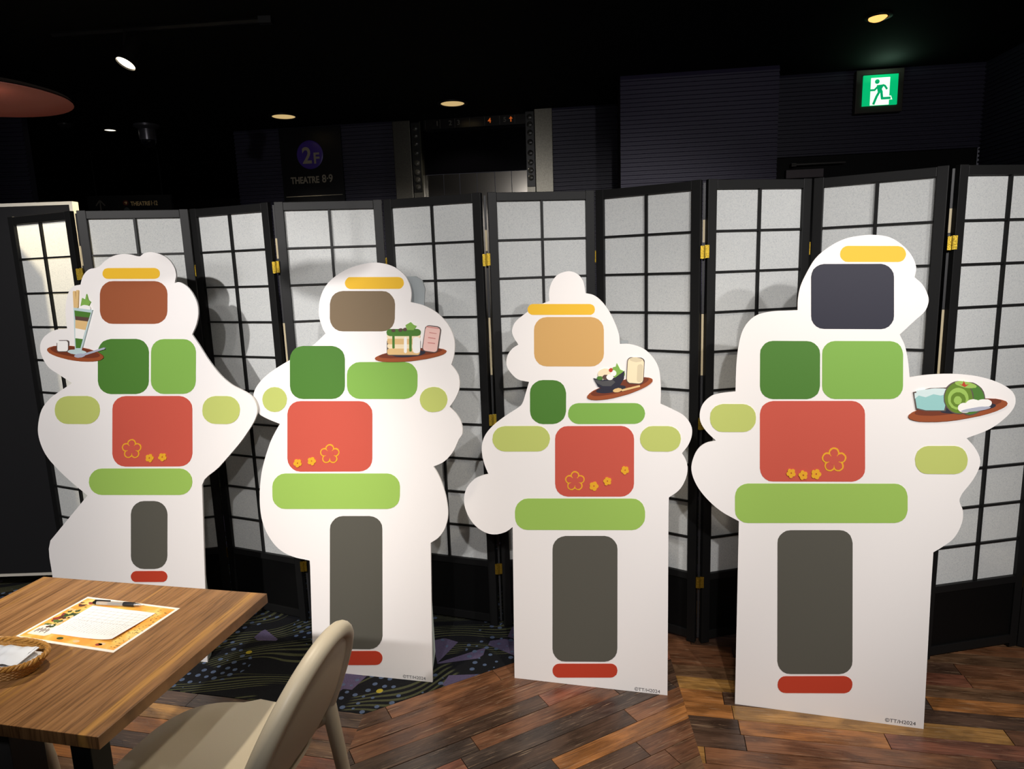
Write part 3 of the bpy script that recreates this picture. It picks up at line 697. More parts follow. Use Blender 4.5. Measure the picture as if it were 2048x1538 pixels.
# ================================================================ STANDEES
PALETTE = dict(brown_red=(150, 82, 50), yellow=(232, 184, 46), pale_green=(186, 196, 108), deep_green=(74, 122, 46), leaf_green=(126, 172, 76),
    lime=(152, 188, 88), red=(196, 84, 68), wine=(128, 58, 54), umber=(88, 66, 58), charcoal=(86, 84, 76), vermilion=(186, 62, 40), taupe=(122, 104, 80),
    honey=(206, 162, 98), ink=(40, 40, 54), gold=(226, 166, 40), tray_rim=(150, 76, 40), tray=(112, 52, 30), outline=(92, 80, 76), white=(242, 240, 236),
    glass=(188, 208, 210), tan=(222, 186, 128), silver=(170, 174, 190), cream=(240, 222, 186), bone=(214, 200, 168), pink=(232, 192, 184), rose=(200, 128, 122),
    graphite=(78, 78, 80), aqua=(148, 198, 196), ice=(208, 226, 226), moss=(98, 130, 40))
STANDEES = {
 1: dict(base=(-1.554, 2.5405), along=(0.97698, -0.21331),
  outline=[(-0.401,0.01),(-0.399,0.311),(-0.391,0.466),(-0.188,0.665),(-0.272,0.728),(-0.338,0.788),(-0.374,0.833),(-0.395,0.889),(-0.396,0.94),(-0.37,1.012),(-0.321,1.061),(-0.267,1.092),(-0.211,1.122),(-0.269,1.156),(-0.314,1.184),(-0.34,1.224),(-0.347,1.266),(-0.331,1.298),(-0.297,1.322),(-0.256,1.335),(-0.21,1.338),(-0.211,1.377),(-0.209,1.416),(-0.193,1.468),(-0.167,1.499),(-0.129,1.507),(-0.114,1.539),(-0.085,1.563),(-0.042,1.571),(-0.008,1.593),(0.022,1.608),(0.061,1.616),(0.105,1.614),(0.146,1.605),(0.166,1.615),(0.196,1.619),(0.232,1.611),(0.267,1.593),(0.29,1.564),(0.298,1.533),(0.289,1.501),(0.309,1.504),(0.341,1.487),(0.366,1.455),(0.38,1.417),(0.379,1.38),(0.367,1.342),(0.347,1.308),(0.376,1.266),(0.408,1.215),(0.454,1.157),(0.5,1.119),(0.548,1.096),(0.582,1.074),(0.6,1.036),(0.594,0.999),(0.565,0.953),(0.514,0.892),(0.42,0.799),(0.342,0.727),(0.327,0.42),(0.307,-0)],
  art=[
   ('yellow',[(0.229,1.538),(0.228,1.532),(0.224,1.526),(0.218,1.522),(0.211,1.52),(0.204,1.519),(-0.002,1.525),(-0.009,1.526),(-0.016,1.529),(-0.021,1.534),(-0.024,1.54),(-0.024,1.546),(-0.024,1.546),(-0.022,1.553),(-0.018,1.558),(-0.013,1.563),(-0.005,1.565),(0.002,1.566),(0.208,1.56),(0.215,1.558),(0.221,1.555),(0.226,1.551),(0.229,1.545),(0.229,1.539)]),
   ('brown_red',[(0.249,1.398),(0.245,1.383),(0.236,1.369),(0.222,1.359),(0.206,1.352),(0.188,1.35),(0.003,1.353),(-0.015,1.355),(-0.031,1.363),(-0.043,1.374),(-0.049,1.388),(-0.051,1.403),(-0.044,1.469),(-0.039,1.484),(-0.029,1.498),(-0.015,1.508),(0.002,1.515),(0.02,1.516),(0.203,1.511),(0.22,1.508),(0.235,1.501),(0.247,1.49),(0.254,1.476),(0.255,1.461)]),
   ('deep_green',[(0.143,1.131),(0.139,1.116),(0.129,1.101),(0.115,1.09),(0.098,1.083),(0.08,1.08),(-0.034,1.079),(-0.052,1.082),(-0.068,1.089),(-0.08,1.1),(-0.087,1.115),(-0.089,1.131),(-0.077,1.245),(-0.072,1.26),(-0.062,1.274),(-0.048,1.286),(-0.03,1.292),(-0.012,1.295),(0.101,1.294),(0.118,1.291),(0.134,1.284),(0.145,1.272),(0.152,1.259),(0.154,1.243)]),
   ('leaf_green',[(0.349,1.132),(0.345,1.116),(0.336,1.102),(0.323,1.091),(0.306,1.084),(0.289,1.082),(0.205,1.081),(0.188,1.083),(0.172,1.091),(0.16,1.102),(0.153,1.116),(0.152,1.131),(0.163,1.243),(0.167,1.258),(0.176,1.272),(0.19,1.283),(0.206,1.29),(0.224,1.292),(0.307,1.291),(0.324,1.289),(0.339,1.282),(0.35,1.271),(0.357,1.257),(0.359,1.242)]),
   ('red',[(0.311,0.851),(0.306,0.835),(0.297,0.82),(0.283,0.808),(0.267,0.801),(0.249,0.798),(0.004,0.79),(-0.015,0.792),(-0.031,0.799),(-0.043,0.811),(-0.05,0.825),(-0.052,0.841),(-0.033,1.02),(-0.029,1.036),(-0.019,1.05),(-0.004,1.062),(0.013,1.069),(0.032,1.072),(0.273,1.074),(0.29,1.071),(0.305,1.064),(0.317,1.053),(0.324,1.04),(0.325,1.024)]),
   ('lime',[(0.301,0.738),(0.297,0.722),(0.287,0.707),(0.274,0.695),(0.257,0.687),(0.239,0.684),(-0.119,0.67),(-0.137,0.672),(-0.154,0.679),(-0.166,0.69),(-0.173,0.705),(-0.175,0.721),(-0.174,0.723),(-0.17,0.74),(-0.159,0.755),(-0.144,0.768),(-0.126,0.776),(-0.107,0.779),(0.248,0.79),(0.266,0.788),(0.281,0.781),(0.293,0.77),(0.3,0.756),(0.301,0.74)]),
   ('charcoal',[(0.162,0.432),(0.158,0.416),(0.148,0.4),(0.134,0.387),(0.116,0.379),(0.097,0.375),(0.049,0.372),(0.03,0.373),(0.014,0.38),(0.001,0.391),(-0.006,0.406),(-0.007,0.422),(0.01,0.597),(0.015,0.614),(0.025,0.629),(0.039,0.641),(0.057,0.65),(0.075,0.653),(0.123,0.655),(0.141,0.653),(0.157,0.646),(0.169,0.635),(0.176,0.621),(0.178,0.605)]),
   ('vermilion',[(0.155,0.347),(0.153,0.34),(0.149,0.333),(0.143,0.328),(0.135,0.324),(0.127,0.323),(0.008,0.315),(-0,0.315),(-0.007,0.318),(-0.012,0.323),(-0.015,0.329),(-0.016,0.336),(-0.016,0.336),(-0.014,0.344),(-0.009,0.35),(-0.003,0.356),(0.004,0.359),(0.012,0.361),(0.132,0.369),(0.139,0.368),(0.146,0.365),(0.151,0.36),(0.154,0.354),(0.155,0.347)]),
   ('pale_green',[(-0.092,1.011),(-0.097,0.995),(-0.107,0.981),(-0.122,0.969),(-0.139,0.961),(-0.159,0.958),(-0.249,0.957),(-0.268,0.959),(-0.284,0.966),(-0.297,0.978),(-0.304,0.993),(-0.305,1.009),(-0.304,1.017),(-0.299,1.033),(-0.289,1.048),(-0.274,1.06),(-0.255,1.067),(-0.236,1.07),(-0.146,1.071),(-0.128,1.068),(-0.112,1.061),(-0.1,1.05),(-0.092,1.035),(-0.091,1.019)]),
   ('pale_green',[(0.528,1.019),(0.524,1.003),(0.515,0.989),(0.502,0.978),(0.486,0.971),(0.469,0.968),(0.42,0.968),(0.403,0.97),(0.388,0.977),(0.376,0.988),(0.369,1.001),(0.368,1.017),(0.369,1.024),(0.373,1.04),(0.382,1.054),(0.395,1.065),(0.411,1.072),(0.428,1.075),(0.477,1.075),(0.494,1.073),(0.509,1.066),(0.52,1.055),(0.527,1.042),(0.529,1.026)]),
   ('gold',[(0.063,0.885),(0.06,0.877),(0.054,0.871),(0.045,0.868),(0.036,0.867),(0.029,0.871),(0.024,0.877),(0.023,0.884),(0.025,0.892),(0.032,0.898),(0.04,0.901),(0.049,0.902),(0.057,0.898),(0.061,0.893)]),
   ('gold',[(0.086,0.87),(0.083,0.862),(0.077,0.856),(0.069,0.852),(0.06,0.852),(0.052,0.855),(0.047,0.861),(0.046,0.869),(0.049,0.876),(0.055,0.883),(0.063,0.886),(0.072,0.886),(0.08,0.883),(0.085,0.877)]),
   ('gold',[(0.074,0.844),(0.071,0.836),(0.065,0.83),(0.057,0.827),(0.048,0.826),(0.04,0.83),(0.035,0.836),(0.034,0.843),(0.037,0.851),(0.043,0.857),(0.051,0.861),(0.06,0.861),(0.068,0.858),(0.073,0.852)]),
   ('gold',[(0.043,0.843),(0.041,0.836),(0.034,0.829),(0.026,0.826),(0.017,0.826),(0.009,0.829),(0.004,0.835),(0.003,0.842),(0.006,0.85),(0.012,0.856),(0.02,0.86),(0.029,0.86),(0.037,0.857),(0.042,0.851)]),
   ('gold',[(0.036,0.869),(0.034,0.861),(0.027,0.855),(0.019,0.851),(0.01,0.851),(0.002,0.854),(-0.003,0.86),(-0.004,0.868),(-0.001,0.875),(0.005,0.882),(0.013,0.885),(0.022,0.885),(0.03,0.882),(0.035,0.876)]),
   ('red',[(0.057,0.885),(0.055,0.879),(0.051,0.875),(0.045,0.872),(0.038,0.872),(0.033,0.875),(0.029,0.879),(0.028,0.884),(0.03,0.89),(0.035,0.894),(0.041,0.897),(0.047,0.897),(0.053,0.895),(0.056,0.89)]),
   ('red',[(0.08,0.87),(0.078,0.864),(0.074,0.86),(0.068,0.857),(0.062,0.857),(0.056,0.859),(0.052,0.864),(0.052,0.869),(0.054,0.875),(0.058,0.879),(0.064,0.881),(0.07,0.882),(0.076,0.879),(0.079,0.875)]),
   ('red',[(0.068,0.844),(0.066,0.838),(0.062,0.834),(0.056,0.831),(0.05,0.831),(0.044,0.834),(0.041,0.838),(0.04,0.843),(0.042,0.849),(0.046,0.853),(0.052,0.856),(0.058,0.856),(0.064,0.854),(0.068,0.849)]),
   ('red',[(0.038,0.843),(0.036,0.838),(0.031,0.833),(0.025,0.831),(0.019,0.83),(0.013,0.833),(0.01,0.837),(0.009,0.842),(0.011,0.848),(0.015,0.852),(0.021,0.855),(0.028,0.855),(0.033,0.853),(0.037,0.849)]),
   ('red',[(0.031,0.869),(0.029,0.863),(0.024,0.859),(0.018,0.856),(0.012,0.856),(0.006,0.858),(0.003,0.862),(0.002,0.868),(0.004,0.873),(0.008,0.878),(0.014,0.88),(0.021,0.881),(0.026,0.878),(0.03,0.874)]),
   ('red',[(0.059,0.862),(0.056,0.855),(0.051,0.85),(0.043,0.846),(0.035,0.846),(0.028,0.849),(0.023,0.854),(0.022,0.861),(0.025,0.868),(0.03,0.874),(0.038,0.877),(0.046,0.877),(0.053,0.875),(0.058,0.869)]),
   ('gold',[(0.132,0.837),(0.131,0.834),(0.128,0.831),(0.125,0.83),(0.121,0.83),(0.118,0.831),(0.116,0.834),(0.115,0.837),(0.117,0.84),(0.119,0.843),(0.122,0.844),(0.126,0.844),(0.13,0.843),(0.132,0.84)]),
   ('gold',[(0.138,0.828),(0.137,0.825),(0.135,0.822),(0.131,0.821),(0.128,0.821),(0.124,0.822),(0.122,0.824),(0.122,0.828),(0.123,0.831),(0.125,0.833),(0.129,0.835),(0.133,0.835),(0.136,0.834),(0.138,0.831)]),
   ('gold',[(0.13,0.819),(0.129,0.816),(0.126,0.813),(0.122,0.811),(0.119,0.811),(0.116,0.813),(0.113,0.815),(0.113,0.818),(0.114,0.822),(0.117,0.824),(0.12,0.826),(0.124,0.826),(0.127,0.825),(0.129,0.822)]),
   ('gold',[(0.118,0.822),(0.117,0.819),(0.114,0.817),(0.111,0.815),(0.107,0.815),(0.104,0.816),(0.102,0.819),(0.101,0.822),(0.102,0.825),(0.105,0.828),(0.108,0.829),(0.112,0.829),(0.115,0.828),(0.117,0.826)]),
   ('gold',[(0.119,0.834),(0.118,0.83),(0.116,0.828),(0.112,0.826),(0.109,0.826),(0.105,0.828),(0.103,0.83),(0.103,0.833),(0.104,0.836),(0.106,0.839),(0.11,0.841),(0.114,0.841),(0.117,0.839),(0.119,0.837)]),
   ('gold',[(0.194,0.841),(0.193,0.838),(0.191,0.835),(0.187,0.834),(0.183,0.834),(0.18,0.835),(0.178,0.837),(0.178,0.841),(0.179,0.844),(0.181,0.846),(0.185,0.848),(0.188,0.848),(0.192,0.847),(0.194,0.844)]),
   ('gold',[(0.196,0.83),(0.195,0.827),(0.193,0.824),(0.189,0.823),(0.185,0.823),(0.182,0.824),(0.18,0.827),(0.18,0.83),(0.181,0.833),(0.183,0.836),(0.187,0.837),(0.19,0.837),(0.194,0.836),(0.196,0.833)]),
   ('gold',[(0.185,0.824),(0.184,0.821),(0.181,0.818),(0.178,0.817),(0.174,0.817),(0.171,0.818),(0.169,0.82),(0.168,0.824),(0.169,0.827),(0.172,0.829),(0.175,0.831),(0.179,0.831),(0.182,0.83),(0.184,0.827)]),
   ('gold',[(0.176,0.831),(0.175,0.828),(0.172,0.825),(0.169,0.824),(0.165,0.824),(0.162,0.825),(0.16,0.827),(0.159,0.831),(0.16,0.834),(0.163,0.836),(0.166,0.838),(0.17,0.838),(0.173,0.837),(0.175,0.834)]),
   ('gold',[(0.181,0.841),(0.18,0.838),(0.178,0.836),(0.174,0.834),(0.171,0.834),(0.168,0.835),(0.166,0.838),(0.165,0.841),(0.166,0.844),(0.169,0.847),(0.172,0.848),(0.176,0.848),(0.179,0.847),(0.181,0.845)]),
   ('tray_rim',[(-0.05,1.223),(-0.055,1.218),(-0.066,1.213),(-0.083,1.21),(-0.104,1.208),(-0.13,1.208),(-0.158,1.209),(-0.187,1.212),(-0.216,1.216),(-0.243,1.222),(-0.267,1.228),(-0.287,1.235),(-0.301,1.242),(-0.309,1.25),(-0.311,1.256),(-0.306,1.262),(-0.294,1.266),(-0.277,1.27),(-0.255,1.271),(-0.229,1.271),(-0.201,1.27),(-0.172,1.267),(-0.143,1.262),(-0.116,1.257),(-0.093,1.25),(-0.074,1.244),(-0.06,1.236),(-0.052,1.23)]),
   ('tray',[(-0.065,1.231),(-0.069,1.227),(-0.079,1.224),(-0.093,1.222),(-0.112,1.221),(-0.134,1.222),(-0.159,1.223),(-0.184,1.226),(-0.209,1.23),(-0.233,1.234),(-0.255,1.239),(-0.272,1.244),(-0.285,1.25),(-0.292,1.255),(-0.294,1.26),(-0.29,1.264),(-0.28,1.267),(-0.265,1.269),(-0.246,1.27),(-0.224,1.269),(-0.199,1.268),(-0.173,1.265),(-0.148,1.261),(-0.124,1.257),(-0.104,1.252),(-0.087,1.246),(-0.074,1.241),(-0.067,1.236)]),
   ('outline',[(-0.208,1.256),(-0.209,1.252),(-0.211,1.25),(-0.214,1.248),(-0.217,1.246),(-0.221,1.246),(-0.254,1.246),(-0.258,1.246),(-0.261,1.248),(-0.263,1.25),(-0.264,1.253),(-0.265,1.256),(-0.261,1.284),(-0.261,1.287),(-0.259,1.289),(-0.256,1.292),(-0.252,1.293),(-0.248,1.293),(-0.215,1.293),(-0.212,1.292),(-0.209,1.291),(-0.206,1.289),(-0.205,1.286),(-0.205,1.283)]),
   ('white',[(-0.211,1.256),(-0.212,1.254),(-0.214,1.252),(-0.216,1.25),(-0.219,1.249),(-0.222,1.249),(-0.252,1.249),(-0.255,1.249),(-0.258,1.25),(-0.26,1.252),(-0.261,1.254),(-0.261,1.257),(-0.258,1.283),(-0.257,1.285),(-0.256,1.287),(-0.253,1.289),(-0.251,1.29),(-0.248,1.29),(-0.217,1.29),(-0.214,1.29),(-0.212,1.288),(-0.21,1.287),(-0.209,1.284),(-0.208,1.282)]),
   ('white',[(-0.245,1.28),(-0.246,1.279),(-0.248,1.278),(-0.249,1.278),(-0.251,1.278),(-0.252,1.278),(-0.26,1.282),(-0.261,1.283),(-0.262,1.284),(-0.262,1.285),(-0.262,1.287),(-0.261,1.288),(-0.258,1.291),(-0.257,1.292),(-0.256,1.293),(-0.254,1.293),(-0.253,1.293),(-0.252,1.293),(-0.244,1.289),(-0.243,1.288),(-0.242,1.287),(-0.242,1.286),(-0.242,1.284),(-0.243,1.283)]),
   ('glass',[(-0.126,1.242),(-0.127,1.24),(-0.131,1.238),(-0.136,1.237),(-0.143,1.236),(-0.152,1.235),(-0.161,1.235),(-0.171,1.236),(-0.181,1.236),(-0.19,1.238),(-0.198,1.239),(-0.205,1.242),(-0.21,1.244),(-0.213,1.246),(-0.213,1.248),(-0.212,1.25),(-0.208,1.252),(-0.203,1.254),(-0.195,1.255),(-0.187,1.255),(-0.177,1.256),(-0.167,1.255),(-0.158,1.254),(-0.149,1.253),(-0.141,1.251),(-0.134,1.249),(-0.129,1.247),(-0.126,1.245)]),
   ('tan',[(-0.154,1.417),(-0.154,1.416),(-0.155,1.415),(-0.156,1.414),(-0.158,1.414),(-0.159,1.413),(-0.161,1.413),(-0.163,1.414),(-0.164,1.414),(-0.165,1.415),(-0.166,1.416),(-0.166,1.417),(-0.163,1.479),(-0.162,1.48),(-0.162,1.481),(-0.161,1.482),(-0.159,1.483),(-0.158,1.483),(-0.156,1.483),(-0.154,1.483),(-0.153,1.482),(-0.152,1.481),(-0.151,1.48),(-0.151,1.479)]),
   ('tan',[(-0.145,1.421),(-0.146,1.419),(-0.147,1.419),(-0.148,1.418),(-0.149,1.417),(-0.151,1.417),(-0.153,1.417),(-0.154,1.417),(-0.155,1.418),(-0.156,1.419),(-0.157,1.42),(-0.157,1.421),(-0.147,1.483),(-0.147,1.484),(-0.146,1.485),(-0.145,1.486),(-0.144,1.486),(-0.142,1.486),(-0.14,1.486),(-0.139,1.486),(-0.138,1.486),(-0.137,1.485),(-0.136,1.484),(-0.136,1.482)]),
   ('leaf_green',[(-0.133,1.425),(-0.123,1.455),(-0.11,1.447),(-0.101,1.47),(-0.096,1.447),(-0.086,1.439),(-0.099,1.42),(-0.118,1.416)]),
   ('white',[(-0.088,1.414),(-0.089,1.411),(-0.092,1.408),(-0.095,1.406),(-0.099,1.403),(-0.104,1.402),(-0.11,1.401),(-0.115,1.401),(-0.121,1.401),(-0.126,1.402),(-0.131,1.404),(-0.134,1.406),(-0.137,1.409),(-0.139,1.412),(-0.139,1.415),(-0.138,1.418),(-0.136,1.421),(-0.133,1.423),(-0.128,1.425),(-0.123,1.427),(-0.118,1.428),(-0.112,1.428),(-0.107,1.427),(-0.101,1.426),(-0.097,1.425),(-0.093,1.422),(-0.09,1.42),(-0.089,1.417)]),
   ('glass',[(-0.166,1.419),(-0.08,1.408),(-0.148,1.249),(-0.178,1.249)]),
   ('deep_green',[(-0.163,1.408),(-0.088,1.398),(-0.097,1.379),(-0.163,1.386)]),
   ('umber',[(-0.163,1.386),(-0.097,1.379),(-0.105,1.364),(-0.162,1.371)]),
   ('tan',[(-0.162,1.371),(-0.105,1.364),(-0.12,1.331),(-0.166,1.339)]),
   ('white',[(-0.166,1.339),(-0.12,1.331),(-0.136,1.296),(-0.17,1.3)]),
   ('deep_green',[(-0.17,1.3),(-0.136,1.296),(-0.151,1.261),(-0.172,1.261)]),
   ('silver',[(-0.038,1.259),(-0.038,1.258),(-0.039,1.257),(-0.039,1.256),(-0.04,1.255),(-0.042,1.255),(-0.137,1.231),(-0.139,1.231),(-0.14,1.231),(-0.141,1.232),(-0.142,1.233),(-0.142,1.234),(-0.143,1.234),(-0.143,1.235),(-0.142,1.236),(-0.142,1.237),(-0.141,1.238),(-0.139,1.239),(-0.044,1.262),(-0.042,1.262),(-0.041,1.262),(-0.04,1.262),(-0.039,1.261),(-0.038,1.26)]),
   ('silver',[(-0.131,1.234),(-0.132,1.232),(-0.134,1.23),(-0.137,1.228),(-0.141,1.227),(-0.146,1.225),(-0.151,1.224),(-0.157,1.224),(-0.163,1.223),(-0.168,1.223),(-0.173,1.224),(-0.177,1.225),(-0.18,1.226),(-0.182,1.228),(-0.183,1.229),(-0.182,1.231),(-0.18,1.233),(-0.177,1.235),(-0.173,1.236),(-0.168,1.238),(-0.163,1.239),(-0.157,1.239),(-0.151,1.24),(-0.146,1.239),(-0.141,1.239),(-0.137,1.238),(-0.134,1.237),(-0.132,1.235)]),
  ]),
 2: dict(base=(-0.5715, 2.343), along=(0.97686, -0.21388),
  outline=[(-0.243,-0),(-0.24,0.094),(-0.231,0.414),(-0.231,0.443),(-0.304,0.455),(-0.36,0.483),(-0.399,0.531),(-0.421,0.587),(-0.427,0.65),(-0.422,0.721),(-0.406,0.797),(-0.37,0.89),(-0.347,0.931),(-0.322,0.968),(-0.38,0.99),(-0.408,1.008),(-0.423,1.04),(-0.424,1.078),(-0.407,1.111),(-0.369,1.148),(-0.311,1.184),(-0.241,1.22),(-0.171,1.26),(-0.117,1.303),(-0.127,1.321),(-0.139,1.364),(-0.137,1.406),(-0.123,1.449),(-0.097,1.484),(-0.057,1.513),(-0.01,1.534),(0.035,1.545),(0.081,1.55),(0.125,1.544),(0.162,1.529),(0.192,1.505),(0.21,1.475),(0.217,1.44),(0.213,1.409),(0.256,1.398),(0.3,1.376),(0.335,1.344),(0.358,1.308),(0.369,1.268),(0.365,1.221),(0.354,1.188),(0.369,1.17),(0.381,1.144),(0.381,1.107),(0.366,1.071),(0.343,1.039),(0.368,1.014),(0.385,0.982),(0.387,0.945),(0.374,0.924),(0.35,0.878),(0.316,0.842),(0.276,0.823),(0.294,0.792),(0.309,0.753),(0.321,0.702),(0.324,0.643),(0.311,0.596),(0.286,0.561),(0.255,0.539),(0.243,0)],
  art=[
   ('yellow',[(0.191,1.476),(0.19,1.469),(0.186,1.464),(0.181,1.459),(0.175,1.456),(0.168,1.456),(-0.01,1.46),(-0.017,1.461),(-0.023,1.464),(-0.028,1.469),(-0.031,1.475),(-0.032,1.482),(-0.032,1.482),(-0.03,1.488),(-0.026,1.494),(-0.021,1.499),(-0.015,1.502),(-0.008,1.502),(0.17,1.497),(0.177,1.496),(0.183,1.493),(0.188,1.488),(0.19,1.482),(0.191,1.476)]),
   ('taupe',[(0.152,1.353),(0.149,1.339),(0.142,1.326),(0.131,1.316),(0.117,1.31),(0.101,1.308),(-0.048,1.31),(-0.064,1.312),(-0.078,1.319),(-0.088,1.329),(-0.095,1.343),(-0.097,1.357),(-0.094,1.409),(-0.09,1.423),(-0.083,1.436),(-0.071,1.446),(-0.056,1.452),(-0.041,1.454),(0.108,1.45),(0.123,1.448),(0.136,1.441),(0.146,1.43),(0.153,1.418),(0.155,1.403)]),
   ('deep_green',[(-0.051,1.112),(-0.054,1.097),(-0.062,1.084),(-0.074,1.073),(-0.089,1.066),(-0.105,1.064),(-0.221,1.063),(-0.237,1.065),(-0.252,1.072),(-0.263,1.083),(-0.269,1.096),(-0.271,1.111),(-0.265,1.211),(-0.261,1.226),(-0.253,1.239),(-0.241,1.25),(-0.226,1.256),(-0.209,1.259),(-0.094,1.258),(-0.079,1.255),(-0.065,1.248),(-0.054,1.238),(-0.048,1.225),(-0.046,1.21)]),
   ('leaf_green',[(0.227,1.113),(0.224,1.099),(0.217,1.086),(0.205,1.075),(0.192,1.069),(0.176,1.066),(0.005,1.065),(-0.01,1.067),(-0.024,1.074),(-0.035,1.084),(-0.041,1.097),(-0.043,1.112),(-0.041,1.152),(-0.038,1.167),(-0.03,1.18),(-0.018,1.19),(-0.004,1.197),(0.012,1.199),(0.182,1.199),(0.197,1.196),(0.21,1.19),(0.22,1.179),(0.227,1.167),(0.229,1.152)]),
   ('red',[(0.043,0.846),(0.04,0.831),(0.033,0.817),(0.021,0.806),(0.006,0.799),(-0.01,0.796),(-0.248,0.788),(-0.265,0.79),(-0.279,0.797),(-0.29,0.808),(-0.297,0.821),(-0.299,0.837),(-0.288,1.006),(-0.284,1.021),(-0.276,1.035),(-0.264,1.046),(-0.248,1.053),(-0.232,1.055),(0.003,1.057),(0.019,1.055),(0.032,1.049),(0.043,1.038),(0.05,1.025),(0.051,1.01)]),
   ('lime',[(0.144,0.71),(0.141,0.694),(0.134,0.68),(0.122,0.669),(0.107,0.662),(0.092,0.659),(-0.32,0.641),(-0.337,0.642),(-0.351,0.649),(-0.363,0.66),(-0.37,0.674),(-0.371,0.689),(-0.369,0.726),(-0.365,0.742),(-0.356,0.756),(-0.343,0.768),(-0.328,0.776),(-0.311,0.779),(0.098,0.792),(0.113,0.79),(0.127,0.783),(0.137,0.773),(0.144,0.76),(0.146,0.745)]),
   ('charcoal',[(0.052,0.166),(0.048,0.15),(0.04,0.135),(0.028,0.122),(0.013,0.113),(-0.003,0.109),(-0.112,0.1),(-0.129,0.101),(-0.144,0.107),(-0.155,0.117),(-0.162,0.131),(-0.164,0.147),(-0.14,0.571),(-0.137,0.587),(-0.128,0.601),(-0.116,0.613),(-0.101,0.621),(-0.085,0.624),(0.021,0.629),(0.037,0.627),(0.051,0.621),(0.062,0.611),(0.069,0.597),(0.07,0.582)]),
   ('vermilion',[(0.048,0.078),(0.046,0.069),(0.042,0.061),(0.035,0.054),(0.027,0.05),(0.018,0.048),(-0.141,0.032),(-0.15,0.033),(-0.158,0.036),(-0.164,0.042),(-0.168,0.049),(-0.169,0.058),(-0.169,0.058),(-0.167,0.067),(-0.162,0.075),(-0.155,0.082),(-0.147,0.087),(-0.138,0.089),(0.021,0.104),(0.029,0.103),(0.037,0.1),(0.043,0.094),(0.047,0.087),(0.048,0.078)]),
   ('pale_green',[(-0.287,1.059),(-0.29,1.045),(-0.298,1.032),(-0.31,1.022),(-0.324,1.015),(-0.34,1.013),(-0.34,1.013),(-0.356,1.015),(-0.369,1.021),(-0.38,1.031),(-0.386,1.044),(-0.388,1.058),(-0.388,1.061),(-0.384,1.075),(-0.376,1.088),(-0.364,1.098),(-0.35,1.105),(-0.334,1.107),(-0.334,1.107),(-0.318,1.105),(-0.305,1.099),(-0.294,1.088),(-0.288,1.076),(-0.286,1.062)]),
   ('pale_green',[(0.337,1.065),(0.334,1.052),(0.327,1.039),(0.317,1.029),(0.303,1.023),(0.289,1.021),(0.279,1.02),(0.265,1.022),(0.252,1.029),(0.242,1.038),(0.236,1.051),(0.234,1.065),(0.234,1.065),(0.237,1.079),(0.244,1.091),(0.255,1.101),(0.268,1.107),(0.283,1.11),(0.292,1.11),(0.306,1.108),(0.319,1.101),(0.329,1.092),(0.335,1.079),(0.337,1.066)]),
   ('gold',[(-0.105,0.88),(-0.108,0.873),(-0.113,0.867),(-0.12,0.864),(-0.128,0.864),(-0.135,0.867),(-0.139,0.872),(-0.141,0.879),(-0.139,0.887),(-0.133,0.892),(-0.126,0.896),(-0.118,0.896),(-0.111,0.893),(-0.107,0.887)]),
   ('gold',[(-0.085,0.866),(-0.087,0.859),(-0.092,0.853),(-0.099,0.85),(-0.107,0.849),(-0.114,0.852),(-0.118,0.858),(-0.12,0.865),(-0.117,0.872),(-0.112,0.878),(-0.105,0.881),(-0.097,0.882),(-0.09,0.879),(-0.086,0.873)]),
   ('gold',[(-0.094,0.842),(-0.096,0.835),(-0.102,0.829),(-0.109,0.825),(-0.117,0.825),(-0.123,0.828),(-0.128,0.834),(-0.129,0.841),(-0.127,0.848),(-0.122,0.854),(-0.115,0.857),(-0.107,0.858),(-0.1,0.855),(-0.096,0.849)]),
   ('gold',[(-0.121,0.841),(-0.123,0.834),(-0.128,0.828),(-0.136,0.825),(-0.143,0.824),(-0.15,0.827),(-0.155,0.833),(-0.156,0.84),(-0.154,0.847),(-0.149,0.853),(-0.142,0.857),(-0.134,0.857),(-0.127,0.854),(-0.122,0.848)]),
   ('gold',[(-0.128,0.865),(-0.13,0.858),(-0.135,0.852),(-0.143,0.849),(-0.15,0.848),(-0.157,0.851),(-0.162,0.857),(-0.163,0.864),(-0.161,0.871),(-0.156,0.877),(-0.149,0.88),(-0.141,0.881),(-0.134,0.878),(-0.129,0.872)]),
   ('red',[(-0.11,0.88),(-0.112,0.875),(-0.116,0.871),(-0.121,0.868),(-0.127,0.868),(-0.131,0.87),(-0.135,0.875),(-0.136,0.88),(-0.134,0.885),(-0.13,0.889),(-0.125,0.891),(-0.12,0.891),(-0.115,0.889),(-0.111,0.885)]),
   ('red',[(-0.089,0.866),(-0.091,0.861),(-0.095,0.857),(-0.1,0.854),(-0.105,0.854),(-0.11,0.856),(-0.114,0.86),(-0.115,0.865),(-0.113,0.87),(-0.109,0.875),(-0.104,0.877),(-0.099,0.877),(-0.094,0.875),(-0.09,0.871)]),
   ('red',[(-0.099,0.842),(-0.101,0.837),(-0.104,0.832),(-0.11,0.83),(-0.115,0.83),(-0.12,0.832),(-0.123,0.836),(-0.124,0.841),(-0.123,0.846),(-0.119,0.85),(-0.114,0.853),(-0.108,0.853),(-0.103,0.851),(-0.1,0.847)]),
   ('red',[(-0.126,0.841),(-0.128,0.836),(-0.131,0.832),(-0.137,0.829),(-0.142,0.829),(-0.147,0.831),(-0.15,0.835),(-0.151,0.84),(-0.15,0.845),(-0.146,0.85),(-0.141,0.852),(-0.135,0.852),(-0.13,0.85),(-0.127,0.846)]),
